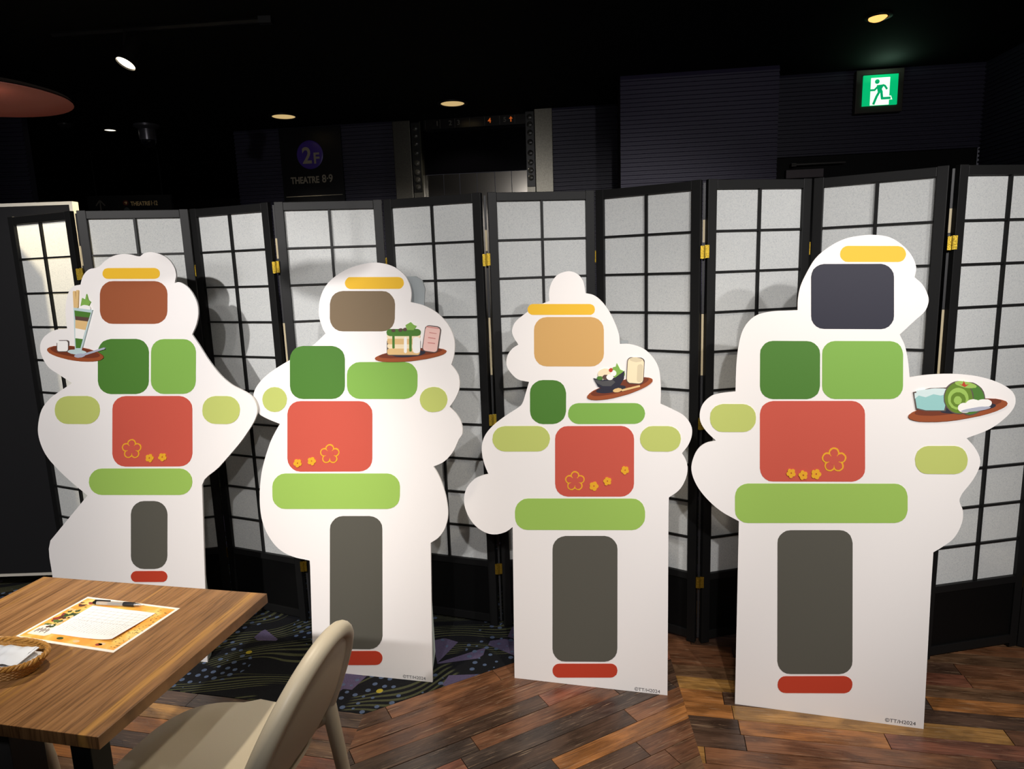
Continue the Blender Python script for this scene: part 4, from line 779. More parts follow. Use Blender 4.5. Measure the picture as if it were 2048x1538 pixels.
   ('red',[(-0.133,0.865),(-0.135,0.86),(-0.138,0.855),(-0.143,0.853),(-0.149,0.853),(-0.154,0.855),(-0.157,0.859),(-0.158,0.864),(-0.157,0.869),(-0.153,0.874),(-0.148,0.876),(-0.142,0.876),(-0.137,0.874),(-0.134,0.87)]),
   ('red',[(-0.108,0.859),(-0.11,0.852),(-0.115,0.847),(-0.121,0.844),(-0.129,0.844),(-0.135,0.846),(-0.139,0.852),(-0.14,0.858),(-0.138,0.865),(-0.134,0.87),(-0.127,0.873),(-0.12,0.873),(-0.114,0.87),(-0.109,0.865)]),
   ('gold',[(-0.187,0.839),(-0.188,0.836),(-0.19,0.833),(-0.194,0.832),(-0.197,0.832),(-0.2,0.833),(-0.202,0.835),(-0.202,0.838),(-0.201,0.841),(-0.199,0.844),(-0.196,0.845),(-0.193,0.845),(-0.19,0.844),(-0.188,0.842)]),
   ('gold',[(-0.181,0.83),(-0.182,0.827),(-0.184,0.825),(-0.188,0.823),(-0.191,0.823),(-0.194,0.824),(-0.196,0.827),(-0.196,0.83),(-0.196,0.833),(-0.193,0.835),(-0.19,0.837),(-0.187,0.837),(-0.184,0.835),(-0.182,0.833)]),
   ('gold',[(-0.189,0.821),(-0.19,0.818),(-0.192,0.816),(-0.195,0.814),(-0.199,0.814),(-0.202,0.816),(-0.203,0.818),(-0.204,0.821),(-0.203,0.824),(-0.201,0.827),(-0.198,0.828),(-0.194,0.828),(-0.192,0.827),(-0.19,0.824)]),
   ('gold',[(-0.2,0.825),(-0.201,0.822),(-0.203,0.819),(-0.206,0.818),(-0.209,0.818),(-0.212,0.819),(-0.214,0.821),(-0.215,0.824),(-0.214,0.827),(-0.211,0.83),(-0.208,0.831),(-0.205,0.831),(-0.202,0.83),(-0.2,0.828)]),
   ('gold',[(-0.199,0.836),(-0.2,0.832),(-0.202,0.83),(-0.205,0.829),(-0.208,0.828),(-0.211,0.83),(-0.213,0.832),(-0.214,0.835),(-0.213,0.838),(-0.21,0.841),(-0.207,0.842),(-0.204,0.842),(-0.201,0.841),(-0.199,0.839)]),
   ('gold',[(-0.242,0.828),(-0.243,0.825),(-0.245,0.823),(-0.248,0.821),(-0.252,0.821),(-0.255,0.822),(-0.257,0.825),(-0.257,0.828),(-0.256,0.831),(-0.254,0.833),(-0.251,0.835),(-0.248,0.835),(-0.245,0.834),(-0.243,0.831)]),
   ('gold',[(-0.24,0.818),(-0.241,0.815),(-0.243,0.812),(-0.246,0.811),(-0.25,0.81),(-0.253,0.812),(-0.255,0.814),(-0.255,0.817),(-0.254,0.82),(-0.252,0.823),(-0.249,0.824),(-0.245,0.824),(-0.242,0.823),(-0.241,0.821)]),
   ('gold',[(-0.25,0.812),(-0.251,0.809),(-0.253,0.806),(-0.257,0.805),(-0.26,0.804),(-0.263,0.806),(-0.265,0.808),(-0.265,0.811),(-0.264,0.814),(-0.262,0.817),(-0.259,0.818),(-0.256,0.818),(-0.253,0.817),(-0.251,0.815)]),
   ('gold',[(-0.259,0.818),(-0.26,0.815),(-0.262,0.813),(-0.265,0.811),(-0.268,0.811),(-0.271,0.812),(-0.273,0.815),(-0.274,0.818),(-0.273,0.821),(-0.271,0.824),(-0.268,0.825),(-0.264,0.825),(-0.261,0.824),(-0.259,0.821)]),
   ('gold',[(-0.254,0.829),(-0.255,0.825),(-0.257,0.823),(-0.26,0.821),(-0.263,0.821),(-0.266,0.823),(-0.268,0.825),(-0.269,0.828),(-0.268,0.831),(-0.266,0.834),(-0.263,0.835),(-0.259,0.835),(-0.256,0.834),(-0.254,0.832)]),
   ('tray_rim',[(0.34,1.236),(0.337,1.231),(0.327,1.225),(0.312,1.22),(0.291,1.215),(0.266,1.21),(0.238,1.206),(0.208,1.202),(0.178,1.2),(0.15,1.199),(0.124,1.199),(0.102,1.2),(0.085,1.203),(0.075,1.206),(0.071,1.211),(0.074,1.216),(0.084,1.221),(0.1,1.227),(0.121,1.232),(0.147,1.237),(0.176,1.241),(0.205,1.244),(0.235,1.247),(0.264,1.248),(0.289,1.248),(0.31,1.246),(0.326,1.244),(0.336,1.24)]),
   ('tray',[(0.325,1.241),(0.323,1.238),(0.314,1.234),(0.3,1.23),(0.282,1.226),(0.26,1.223),(0.235,1.219),(0.208,1.216),(0.182,1.214),(0.156,1.213),(0.133,1.212),(0.114,1.213),(0.099,1.214),(0.09,1.216),(0.087,1.219),(0.089,1.223),(0.098,1.226),(0.113,1.23),(0.132,1.234),(0.154,1.238),(0.18,1.242),(0.206,1.244),(0.233,1.247),(0.258,1.248),(0.28,1.248),(0.299,1.248),(0.313,1.246),(0.322,1.244)]),
   ('ink',[(0.263,1.232),(0.262,1.23),(0.257,1.227),(0.249,1.224),(0.24,1.221),(0.228,1.219),(0.214,1.218),(0.2,1.216),(0.186,1.216),(0.172,1.216),(0.16,1.217),(0.15,1.218),(0.142,1.22),(0.138,1.222),(0.136,1.225),(0.137,1.228),(0.142,1.231),(0.15,1.233),(0.16,1.236),(0.172,1.238),(0.185,1.24),(0.199,1.241),(0.213,1.242),(0.227,1.241),(0.239,1.241),(0.249,1.239),(0.257,1.237),(0.261,1.235)]),
   ('outline',[(0.244,1.23),(0.243,1.228),(0.242,1.225),(0.239,1.223),(0.237,1.222),(0.234,1.221),(0.127,1.222),(0.124,1.222),(0.121,1.224),(0.119,1.226),(0.118,1.228),(0.118,1.231),(0.12,1.27),(0.12,1.273),(0.122,1.275),(0.124,1.277),(0.127,1.278),(0.13,1.279),(0.236,1.278),(0.239,1.277),(0.241,1.276),(0.243,1.274),(0.245,1.272),(0.245,1.269)]),
   ('tan',[(0.242,1.233),(0.241,1.23),(0.24,1.228),(0.238,1.226),(0.235,1.224),(0.232,1.224),(0.129,1.225),(0.126,1.225),(0.123,1.226),(0.121,1.228),(0.12,1.231),(0.12,1.234),(0.12,1.239),(0.121,1.242),(0.122,1.244),(0.124,1.246),(0.127,1.247),(0.13,1.248),(0.233,1.247),(0.236,1.246),(0.238,1.245),(0.24,1.243),(0.242,1.241),(0.242,1.238)]),
   ('cream',[(0.243,1.255),(0.242,1.252),(0.241,1.25),(0.239,1.248),(0.236,1.246),(0.233,1.246),(0.13,1.247),(0.127,1.247),(0.124,1.249),(0.122,1.251),(0.121,1.253),(0.121,1.256),(0.121,1.256),(0.121,1.259),(0.123,1.261),(0.125,1.263),(0.128,1.264),(0.131,1.265),(0.234,1.264),(0.237,1.263),(0.239,1.262),(0.241,1.26),(0.242,1.258),(0.243,1.255)]),
   ('tan',[(0.243,1.27),(0.243,1.267),(0.241,1.265),(0.239,1.263),(0.236,1.262),(0.234,1.261),(0.131,1.262),(0.128,1.262),(0.125,1.264),(0.123,1.266),(0.122,1.268),(0.122,1.271),(0.122,1.276),(0.122,1.279),(0.124,1.282),(0.126,1.283),(0.129,1.285),(0.132,1.285),(0.234,1.284),(0.237,1.284),(0.24,1.282),(0.242,1.28),(0.243,1.278),(0.243,1.275)]),
   ('cream',[(0.245,1.287),(0.244,1.285),(0.243,1.283),(0.242,1.282),(0.239,1.281),(0.237,1.28),(0.129,1.282),(0.126,1.282),(0.124,1.283),(0.123,1.284),(0.122,1.286),(0.121,1.289),(0.121,1.29),(0.122,1.293),(0.123,1.295),(0.125,1.296),(0.127,1.297),(0.129,1.298),(0.238,1.296),(0.24,1.296),(0.242,1.295),(0.244,1.293),(0.245,1.291),(0.245,1.289)]),
   ('deep_green',[(0.247,1.302),(0.246,1.298),(0.245,1.295),(0.242,1.292),(0.238,1.291),(0.234,1.29),(0.133,1.291),(0.129,1.292),(0.125,1.294),(0.122,1.296),(0.121,1.3),(0.12,1.304),(0.12,1.304),(0.121,1.308),(0.123,1.311),(0.126,1.314),(0.13,1.315),(0.134,1.316),(0.235,1.315),(0.239,1.314),(0.242,1.312),(0.245,1.31),(0.247,1.306),(0.247,1.302)]),
   ('deep_green',[(0.149,1.25),(0.149,1.249),(0.148,1.248),(0.147,1.248),(0.146,1.247),(0.145,1.247),(0.143,1.247),(0.142,1.247),(0.141,1.248),(0.14,1.248),(0.14,1.249),(0.14,1.25),(0.142,1.304),(0.142,1.305),(0.143,1.306),(0.144,1.306),(0.145,1.307),(0.146,1.307),(0.148,1.307),(0.149,1.307),(0.15,1.306),(0.151,1.306),(0.151,1.304),(0.151,1.303)]),
   ('deep_green',[(0.212,1.239),(0.212,1.238),(0.211,1.237),(0.211,1.236),(0.21,1.236),(0.208,1.236),(0.207,1.236),(0.205,1.236),(0.204,1.236),(0.204,1.237),(0.203,1.238),(0.203,1.239),(0.205,1.299),(0.206,1.3),(0.206,1.301),(0.207,1.302),(0.208,1.302),(0.209,1.303),(0.211,1.303),(0.212,1.302),(0.213,1.302),(0.214,1.301),(0.215,1.3),(0.215,1.299)]),
   ('white',[(0.244,1.241),(0.243,1.238),(0.242,1.234),(0.239,1.232),(0.236,1.231),(0.233,1.23),(0.227,1.23),(0.224,1.231),(0.22,1.232),(0.218,1.235),(0.216,1.238),(0.216,1.241),(0.217,1.276),(0.218,1.28),(0.22,1.282),(0.222,1.285),(0.226,1.286),(0.229,1.287),(0.235,1.287),(0.238,1.286),(0.241,1.284),(0.243,1.282),(0.245,1.279),(0.245,1.276)]),
   ('white',[(0.194,1.236),(0.194,1.234),(0.193,1.233),(0.192,1.232),(0.191,1.231),(0.189,1.23),(0.188,1.23),(0.187,1.231),(0.185,1.232),(0.184,1.233),(0.183,1.234),(0.183,1.236),(0.185,1.282),(0.185,1.284),(0.186,1.285),(0.188,1.286),(0.189,1.287),(0.191,1.287),(0.191,1.287),(0.193,1.287),(0.194,1.286),(0.195,1.285),(0.196,1.284),(0.196,1.282)]),
   ('leaf_green',[(0.196,1.312),(0.193,1.329),(0.212,1.339),(0.222,1.329),(0.233,1.325),(0.222,1.311)]),
   ('umber',[(0.181,1.312),(0.18,1.31),(0.18,1.309),(0.179,1.308),(0.178,1.307),(0.176,1.306),(0.175,1.306),(0.173,1.306),(0.171,1.306),(0.17,1.306),(0.168,1.307),(0.167,1.308),(0.166,1.309),(0.166,1.311),(0.166,1.312),(0.166,1.313),(0.167,1.315),(0.168,1.316),(0.169,1.317),(0.17,1.317),(0.172,1.318),(0.173,1.318),(0.175,1.318),(0.177,1.317),(0.178,1.317),(0.179,1.316),(0.18,1.315),(0.181,1.313)]),
   ('umber',[(0.198,1.313),(0.197,1.312),(0.197,1.311),(0.196,1.31),(0.195,1.309),(0.193,1.308),(0.192,1.307),(0.19,1.307),(0.188,1.308),(0.187,1.308),(0.185,1.309),(0.184,1.31),(0.183,1.311),(0.183,1.312),(0.183,1.314),(0.183,1.315),(0.183,1.316),(0.184,1.317),(0.186,1.318),(0.187,1.319),(0.189,1.319),(0.19,1.32),(0.192,1.319),(0.194,1.319),(0.195,1.318),(0.196,1.317),(0.197,1.316),(0.197,1.315)]),
   ('umber',[(0.154,1.31),(0.154,1.309),(0.154,1.308),(0.153,1.307),(0.151,1.306),(0.15,1.306),(0.148,1.305),(0.147,1.305),(0.145,1.305),(0.143,1.306),(0.142,1.306),(0.141,1.307),(0.14,1.308),(0.14,1.309),(0.139,1.311),(0.14,1.312),(0.14,1.313),(0.141,1.314),(0.142,1.315),(0.144,1.315),(0.145,1.316),(0.147,1.316),(0.149,1.316),(0.15,1.315),(0.152,1.315),(0.153,1.314),(0.154,1.313),(0.154,1.312)]),
   ('outline',[(0.31,1.243),(0.309,1.239),(0.306,1.235),(0.302,1.232),(0.298,1.231),(0.293,1.231),(0.264,1.235),(0.26,1.236),(0.256,1.239),(0.253,1.242),(0.252,1.247),(0.252,1.251),(0.264,1.315),(0.265,1.319),(0.268,1.323),(0.272,1.325),(0.276,1.327),(0.281,1.327),(0.31,1.323),(0.314,1.321),(0.318,1.319),(0.32,1.315),(0.322,1.311),(0.322,1.307)]),
   ('pink',[(0.307,1.244),(0.306,1.24),(0.304,1.237),(0.3,1.235),(0.297,1.234),(0.293,1.234),(0.265,1.238),(0.262,1.239),(0.258,1.241),(0.256,1.244),(0.255,1.248),(0.255,1.252),(0.266,1.314),(0.268,1.317),(0.27,1.321),(0.274,1.323),(0.277,1.324),(0.281,1.324),(0.308,1.32),(0.312,1.319),(0.315,1.317),(0.318,1.314),(0.319,1.31),(0.319,1.306)]),
   ('rose',[(0.307,1.298),(0.307,1.297),(0.306,1.297),(0.306,1.297),(0.306,1.297),(0.305,1.297),(0.281,1.3),(0.28,1.3),(0.28,1.301),(0.28,1.301),(0.28,1.301),(0.28,1.302),(0.28,1.302),(0.28,1.302),(0.28,1.303),(0.28,1.303),(0.281,1.303),(0.281,1.303),(0.306,1.299),(0.306,1.299),(0.306,1.299),(0.307,1.299),(0.307,1.298),(0.307,1.298)]),
   ('rose',[(0.302,1.28),(0.302,1.28),(0.302,1.28),(0.302,1.279),(0.301,1.279),(0.301,1.279),(0.276,1.283),(0.276,1.283),(0.276,1.283),(0.275,1.283),(0.275,1.284),(0.275,1.284),(0.275,1.285),(0.276,1.285),(0.276,1.285),(0.276,1.286),(0.276,1.286),(0.277,1.286),(0.302,1.282),(0.302,1.282),(0.302,1.282),(0.302,1.282),(0.302,1.281),(0.302,1.281)]),
   ('rose',[(0.3,1.263),(0.3,1.262),(0.3,1.262),(0.299,1.262),(0.299,1.262),(0.299,1.262),(0.274,1.265),(0.273,1.266),(0.273,1.266),(0.273,1.266),(0.273,1.266),(0.273,1.267),(0.273,1.267),(0.273,1.268),(0.273,1.268),(0.274,1.268),(0.274,1.268),(0.274,1.268),(0.299,1.265),(0.299,1.264),(0.3,1.264),(0.3,1.264),(0.3,1.264),(0.3,1.263)]),
   ('rose',[(0.315,1.315),(0.315,1.315),(0.315,1.315),(0.315,1.314),(0.314,1.314),(0.314,1.314),(0.27,1.321),(0.269,1.321),(0.269,1.321),(0.269,1.321),(0.269,1.322),(0.269,1.322),(0.269,1.323),(0.269,1.323),(0.269,1.324),(0.269,1.324),(0.27,1.324),(0.27,1.324),(0.314,1.317),(0.315,1.317),(0.315,1.317),(0.315,1.317),(0.316,1.316),(0.316,1.316)]),
  ]),
 3: dict(base=(0.243, 2.235), along=(0.97077, -0.24001),
  outline=[(-0.279,-0),(-0.275,0.583),(-0.302,0.563),(-0.344,0.551),(-0.384,0.558),(-0.425,0.588),(-0.451,0.634),(-0.458,0.679),(-0.445,0.723),(-0.413,0.758),(-0.386,0.771),(-0.362,0.777),(-0.378,0.819),(-0.385,0.866),(-0.379,0.903),(-0.36,0.936),(-0.326,0.969),(-0.28,1.002),(-0.247,1.023),(-0.231,1.038),(-0.217,1.078),(-0.205,1.116),(-0.245,1.125),(-0.273,1.151),(-0.286,1.178),(-0.281,1.21),(-0.263,1.234),(-0.241,1.248),(-0.258,1.275),(-0.263,1.299),(-0.251,1.327),(-0.215,1.356),(-0.177,1.38),(-0.128,1.398),(-0.129,1.427),(-0.121,1.458),(-0.102,1.484),(-0.078,1.495),(-0.054,1.497),(-0.03,1.487),(-0.011,1.463),(-0.003,1.422),(0.024,1.415),(0.048,1.397),(0.072,1.367),(0.095,1.323),(0.11,1.28),(0.113,1.248),(0.142,1.248),(0.171,1.241),(0.2,1.226),(0.227,1.197),(0.242,1.167),(0.248,1.131),(0.25,1.09),(0.249,1.045),(0.294,1.024),(0.328,1.004),(0.35,0.972),(0.353,0.942),(0.342,0.907),(0.321,0.877),(0.335,0.851),(0.34,0.821),(0.332,0.783),(0.312,0.748),(0.279,0.721),(0.278,0.661),(0.279,-0)],
  art=[
   ('yellow',[(0.029,1.366),(0.028,1.36),(0.026,1.355),(0.021,1.351),(0.016,1.348),(0.011,1.348),(-0.187,1.351),(-0.193,1.352),(-0.198,1.355),(-0.203,1.359),(-0.205,1.364),(-0.206,1.37),(-0.206,1.37),(-0.205,1.376),(-0.202,1.381),(-0.198,1.385),(-0.192,1.388),(-0.186,1.389),(0.011,1.385),(0.016,1.384),(0.022,1.381),(0.026,1.377),(0.028,1.372),(0.029,1.366)]),
   ('honey',[(0.059,1.216),(0.057,1.202),(0.051,1.19),(0.041,1.18),(0.028,1.173),(0.014,1.171),(-0.14,1.171),(-0.154,1.173),(-0.167,1.179),(-0.177,1.19),(-0.183,1.202),(-0.185,1.216),(-0.184,1.298),(-0.182,1.312),(-0.175,1.325),(-0.165,1.335),(-0.152,1.341),(-0.137,1.343),(0.015,1.341),(0.029,1.338),(0.041,1.332),(0.051,1.322),(0.057,1.31),(0.059,1.296)]),
   ('deep_green',[(-0.074,1.014),(-0.077,1),(-0.083,0.987),(-0.094,0.977),(-0.107,0.97),(-0.121,0.967),(-0.157,0.966),(-0.171,0.968),(-0.184,0.975),(-0.195,0.985),(-0.201,0.998),(-0.203,1.012),(-0.202,1.077),(-0.2,1.091),(-0.193,1.104),(-0.182,1.114),(-0.169,1.121),(-0.155,1.123),(-0.119,1.123),(-0.105,1.121),(-0.092,1.115),(-0.082,1.105),(-0.076,1.092),(-0.073,1.078)]),
   ('leaf_green',[(0.198,1.01),(0.196,0.999),(0.191,0.989),(0.183,0.981),(0.173,0.976),(0.163,0.974),(-0.031,0.969),(-0.042,0.971),(-0.052,0.976),(-0.06,0.984),(-0.066,0.994),(-0.067,1.006),(-0.067,1.006),(-0.065,1.017),(-0.06,1.028),(-0.052,1.036),(-0.041,1.041),(-0.03,1.043),(0.162,1.046),(0.173,1.045),(0.183,1.04),(0.191,1.032),(0.196,1.022),(0.198,1.011)]),
   ('red',[(0.161,0.765),(0.159,0.75),(0.152,0.737),(0.143,0.727),(0.13,0.719),(0.116,0.716),(-0.07,0.707),(-0.085,0.709),(-0.098,0.715),(-0.108,0.725),(-0.114,0.738),(-0.116,0.753),(-0.114,0.914),(-0.112,0.928),(-0.105,0.941),(-0.095,0.952),(-0.082,0.959),(-0.068,0.961),(0.117,0.966),(0.13,0.964),(0.142,0.958),(0.152,0.948),(0.159,0.935),(0.161,0.921)]),
   ('lime',[(0.199,0.647),(0.197,0.633),(0.19,0.62),(0.18,0.609),(0.168,0.601),(0.154,0.598),(-0.218,0.576),(-0.233,0.577),(-0.246,0.583),(-0.257,0.593),(-0.263,0.606),(-0.265,0.621),(-0.265,0.642),(-0.262,0.657),(-0.255,0.671),(-0.244,0.682),(-0.231,0.69),(-0.216,0.693),(0.154,0.711),(0.168,0.71),(0.18,0.704),(0.19,0.694),(0.196,0.681),(0.199,0.667)]),
   ('charcoal',[(0.103,0.157),(0.101,0.141),(0.095,0.127),(0.084,0.115),(0.071,0.106),(0.057,0.102),(-0.086,0.087),(-0.1,0.087),(-0.114,0.093),(-0.124,0.103),(-0.131,0.116),(-0.133,0.132),(-0.128,0.51),(-0.126,0.525),(-0.119,0.539),(-0.108,0.551),(-0.095,0.558),(-0.081,0.562),(0.059,0.571),(0.073,0.569),(0.085,0.563),(0.095,0.553),(0.102,0.541),(0.104,0.526)]),
   ('vermilion',[(0.103,0.073),(0.102,0.065),(0.099,0.057),(0.093,0.051),(0.086,0.046),(0.078,0.044),(-0.109,0.022),(-0.117,0.022),(-0.124,0.025),(-0.13,0.031),(-0.133,0.038),(-0.134,0.046),(-0.134,0.046),(-0.133,0.055),(-0.129,0.063),(-0.123,0.07),(-0.116,0.074),(-0.108,0.076),(0.079,0.097),(0.086,0.097),(0.093,0.094),(0.099,0.089),(0.102,0.082),(0.103,0.074)]),
   ('pale_green',[(-0.132,0.914),(-0.135,0.9),(-0.141,0.887),(-0.152,0.876),(-0.165,0.869),(-0.179,0.867),(-0.297,0.863),(-0.312,0.865),(-0.325,0.871),(-0.335,0.881),(-0.342,0.894),(-0.344,0.908),(-0.343,0.908),(-0.341,0.923),(-0.334,0.936),(-0.323,0.947),(-0.31,0.953),(-0.295,0.956),(-0.177,0.959),(-0.163,0.957),(-0.151,0.951),(-0.141,0.941),(-0.134,0.928),(-0.132,0.914)]),
   ('pale_green',[(0.317,0.926),(0.315,0.913),(0.31,0.9),(0.3,0.89),(0.289,0.884),(0.276,0.881),(0.224,0.88),(0.211,0.881),(0.199,0.887),(0.189,0.897),(0.183,0.909),(0.181,0.922),(0.181,0.923),(0.183,0.937),(0.189,0.949),(0.199,0.959),(0.21,0.966),(0.224,0.968),(0.275,0.969),(0.288,0.967),(0.3,0.961),(0.309,0.952),(0.315,0.94),(0.317,0.927)]),
   ('gold',[(-0.029,0.786),(-0.03,0.779),(-0.035,0.773),(-0.041,0.77),(-0.048,0.77),(-0.054,0.773),(-0.059,0.778),(-0.06,0.785),(-0.058,0.792),(-0.054,0.797),(-0.048,0.801),(-0.041,0.801),(-0.035,0.798),(-0.03,0.793)]),
   ('gold',[(-0.01,0.773),(-0.011,0.766),(-0.016,0.76),(-0.022,0.757),(-0.029,0.756),(-0.035,0.759),(-0.039,0.764),(-0.041,0.771),(-0.039,0.778),(-0.035,0.784),(-0.029,0.787),(-0.022,0.787),(-0.016,0.785),(-0.011,0.779)]),
   ('gold',[(-0.017,0.749),(-0.019,0.742),(-0.023,0.737),(-0.029,0.733),(-0.036,0.733),(-0.043,0.736),(-0.047,0.741),(-0.048,0.748),(-0.047,0.755),(-0.042,0.76),(-0.036,0.764),(-0.029,0.764),(-0.023,0.761),(-0.019,0.756)]),
   ('gold',[(-0.041,0.748),(-0.043,0.741),(-0.047,0.736),(-0.053,0.732),(-0.06,0.732),(-0.067,0.735),(-0.071,0.74),(-0.072,0.747),(-0.071,0.754),(-0.066,0.759),(-0.06,0.763),(-0.053,0.763),(-0.047,0.76),(-0.043,0.755)]),
   ('gold',[(-0.048,0.771),(-0.05,0.764),(-0.054,0.758),(-0.06,0.755),(-0.068,0.755),(-0.074,0.757),(-0.078,0.763),(-0.08,0.77),(-0.078,0.777),(-0.073,0.782),(-0.067,0.786),(-0.06,0.786),(-0.054,0.783),(-0.05,0.778)]),
   ('red',[(-0.033,0.786),(-0.034,0.781),(-0.038,0.777),(-0.042,0.774),(-0.047,0.774),(-0.051,0.776),(-0.054,0.78),(-0.056,0.785),(-0.054,0.79),(-0.051,0.794),(-0.047,0.796),(-0.042,0.796),(-0.037,0.794),(-0.034,0.791)]),
   ('red',[(-0.014,0.772),(-0.015,0.767),(-0.018,0.763),(-0.023,0.761),(-0.028,0.761),(-0.032,0.763),(-0.035,0.767),(-0.036,0.771),(-0.035,0.776),(-0.032,0.78),(-0.028,0.783),(-0.023,0.783),(-0.018,0.781),(-0.015,0.777)]),
   ('red',[(-0.022,0.749),(-0.023,0.744),(-0.026,0.74),(-0.03,0.738),(-0.035,0.737),(-0.04,0.739),(-0.043,0.743),(-0.044,0.748),(-0.043,0.753),(-0.04,0.757),(-0.035,0.76),(-0.03,0.76),(-0.026,0.758),(-0.023,0.754)]),
   ('red',[(-0.045,0.748),(-0.047,0.743),(-0.05,0.739),(-0.054,0.737),(-0.059,0.736),(-0.064,0.738),(-0.067,0.742),(-0.068,0.747),(-0.067,0.752),(-0.064,0.756),(-0.059,0.758),(-0.054,0.759),(-0.05,0.757),(-0.047,0.753)]),
   ('red',[(-0.053,0.771),(-0.054,0.766),(-0.057,0.762),(-0.061,0.759),(-0.067,0.759),(-0.071,0.761),(-0.074,0.765),(-0.075,0.77),(-0.074,0.775),(-0.071,0.779),(-0.066,0.781),(-0.061,0.781),(-0.057,0.779),(-0.054,0.776)]),
   ('red',[(-0.03,0.765),(-0.032,0.759),(-0.036,0.754),(-0.042,0.751),(-0.048,0.75),(-0.054,0.753),(-0.058,0.758),(-0.059,0.764),(-0.057,0.77),(-0.053,0.776),(-0.048,0.779),(-0.041,0.779),(-0.036,0.776),(-0.032,0.772)]),
   ('gold',[(0.033,0.759),(0.032,0.756),(0.03,0.753),(0.027,0.752),(0.024,0.752),(0.021,0.753),(0.019,0.755),(0.018,0.759),(0.019,0.762),(0.021,0.765),(0.024,0.766),(0.027,0.766),(0.03,0.765),(0.032,0.762)]),
   ('gold',[(0.039,0.75),(0.038,0.747),(0.036,0.744),(0.034,0.743),(0.03,0.742),(0.027,0.744),(0.025,0.746),(0.025,0.749),(0.025,0.753),(0.027,0.755),(0.03,0.757),(0.034,0.757),(0.036,0.756),(0.038,0.753)]),
   ('gold',[(0.032,0.741),(0.032,0.738),(0.029,0.735),(0.027,0.733),(0.023,0.733),(0.02,0.734),(0.018,0.737),(0.018,0.74),(0.018,0.743),(0.021,0.746),(0.023,0.748),(0.027,0.748),(0.03,0.747),(0.032,0.744)]),
   ('gold',[(0.022,0.744),(0.021,0.741),(0.019,0.738),(0.016,0.737),(0.013,0.737),(0.01,0.738),(0.008,0.74),(0.007,0.744),(0.008,0.747),(0.01,0.75),(0.013,0.751),(0.016,0.751),(0.019,0.75),(0.021,0.747)]),
   ('gold',[(0.022,0.756),(0.021,0.752),(0.019,0.75),(0.017,0.748),(0.013,0.748),(0.01,0.749),(0.008,0.752),(0.008,0.755),(0.008,0.758),(0.011,0.761),(0.013,0.762),(0.017,0.763),(0.02,0.761),(0.022,0.759)]),
   ('gold',[(0.142,0.818),(0.141,0.815),(0.139,0.813),(0.137,0.812),(0.134,0.812),(0.132,0.813),(0.13,0.815),(0.129,0.818),(0.13,0.821),(0.132,0.823),(0.134,0.824),(0.137,0.824),(0.139,0.823),(0.141,0.821)]),
   ('gold',[(0.144,0.809),(0.143,0.806),(0.142,0.803),(0.139,0.802),(0.136,0.802),(0.134,0.803),(0.132,0.805),(0.132,0.808),(0.132,0.811),(0.134,0.813),(0.136,0.815),(0.139,0.815),(0.142,0.814),(0.143,0.811)]),
   ('gold',[(0.136,0.803),(0.135,0.8),(0.134,0.798),(0.131,0.796),(0.128,0.796),(0.126,0.797),(0.124,0.8),(0.123,0.802),(0.124,0.805),(0.126,0.808),(0.128,0.809),(0.131,0.809),(0.134,0.808),(0.135,0.806)]),
   ('gold',[(0.129,0.809),(0.128,0.806),(0.126,0.804),(0.124,0.803),(0.121,0.802),(0.118,0.804),(0.117,0.806),(0.116,0.809),(0.117,0.811),(0.118,0.814),(0.121,0.815),(0.124,0.815),(0.126,0.814),(0.128,0.812)]),
   ('gold',[(0.132,0.819),(0.132,0.816),(0.13,0.813),(0.127,0.812),(0.124,0.812),(0.122,0.813),(0.12,0.815),(0.119,0.818),(0.12,0.821),(0.122,0.823),(0.124,0.825),(0.127,0.825),(0.13,0.824),(0.132,0.821)]),
   ('gold',[(0.083,0.774),(0.083,0.772),(0.081,0.769),(0.078,0.768),(0.075,0.768),(0.073,0.769),(0.071,0.771),(0.07,0.774),(0.071,0.777),(0.073,0.779),(0.075,0.781),(0.078,0.781),(0.081,0.78),(0.083,0.777)]),
   ('gold',[(0.082,0.764),(0.082,0.762),(0.08,0.759),(0.077,0.758),(0.074,0.758),(0.072,0.759),(0.07,0.761),(0.07,0.764),(0.07,0.767),(0.072,0.769),(0.074,0.771),(0.077,0.771),(0.08,0.769),(0.082,0.767)]),
   ('gold',[(0.073,0.762),(0.072,0.759),(0.07,0.757),(0.068,0.755),(0.065,0.755),(0.062,0.756),(0.06,0.759),(0.06,0.761),(0.06,0.764),(0.062,0.767),(0.065,0.768),(0.068,0.768),(0.07,0.767),(0.072,0.765)]),
   ('gold',[(0.068,0.77),(0.067,0.768),(0.065,0.765),(0.063,0.764),(0.06,0.764),(0.057,0.765),(0.056,0.767),(0.055,0.77),(0.056,0.773),(0.057,0.775),(0.06,0.777),(0.063,0.777),(0.065,0.775),(0.067,0.773)]),
   ('gold',[(0.074,0.778),(0.074,0.775),(0.072,0.773),(0.069,0.772),(0.067,0.771),(0.064,0.773),(0.062,0.775),(0.062,0.778),(0.062,0.781),(0.064,0.783),(0.067,0.784),(0.069,0.784),(0.072,0.783),(0.074,0.781)]),
   ('tray_rim',[(0.223,1.127),(0.222,1.12),(0.215,1.113),(0.204,1.105),(0.187,1.096),(0.167,1.087),(0.144,1.078),(0.12,1.071),(0.095,1.064),(0.071,1.059),(0.048,1.056),(0.029,1.055),(0.015,1.056),(0.005,1.059),(0,1.064),(0.002,1.07),(0.009,1.078),(0.021,1.087),(0.038,1.095),(0.059,1.104),(0.082,1.113),(0.107,1.121),(0.132,1.127),(0.155,1.131),(0.177,1.134),(0.195,1.135),(0.21,1.134),(0.219,1.131)]),
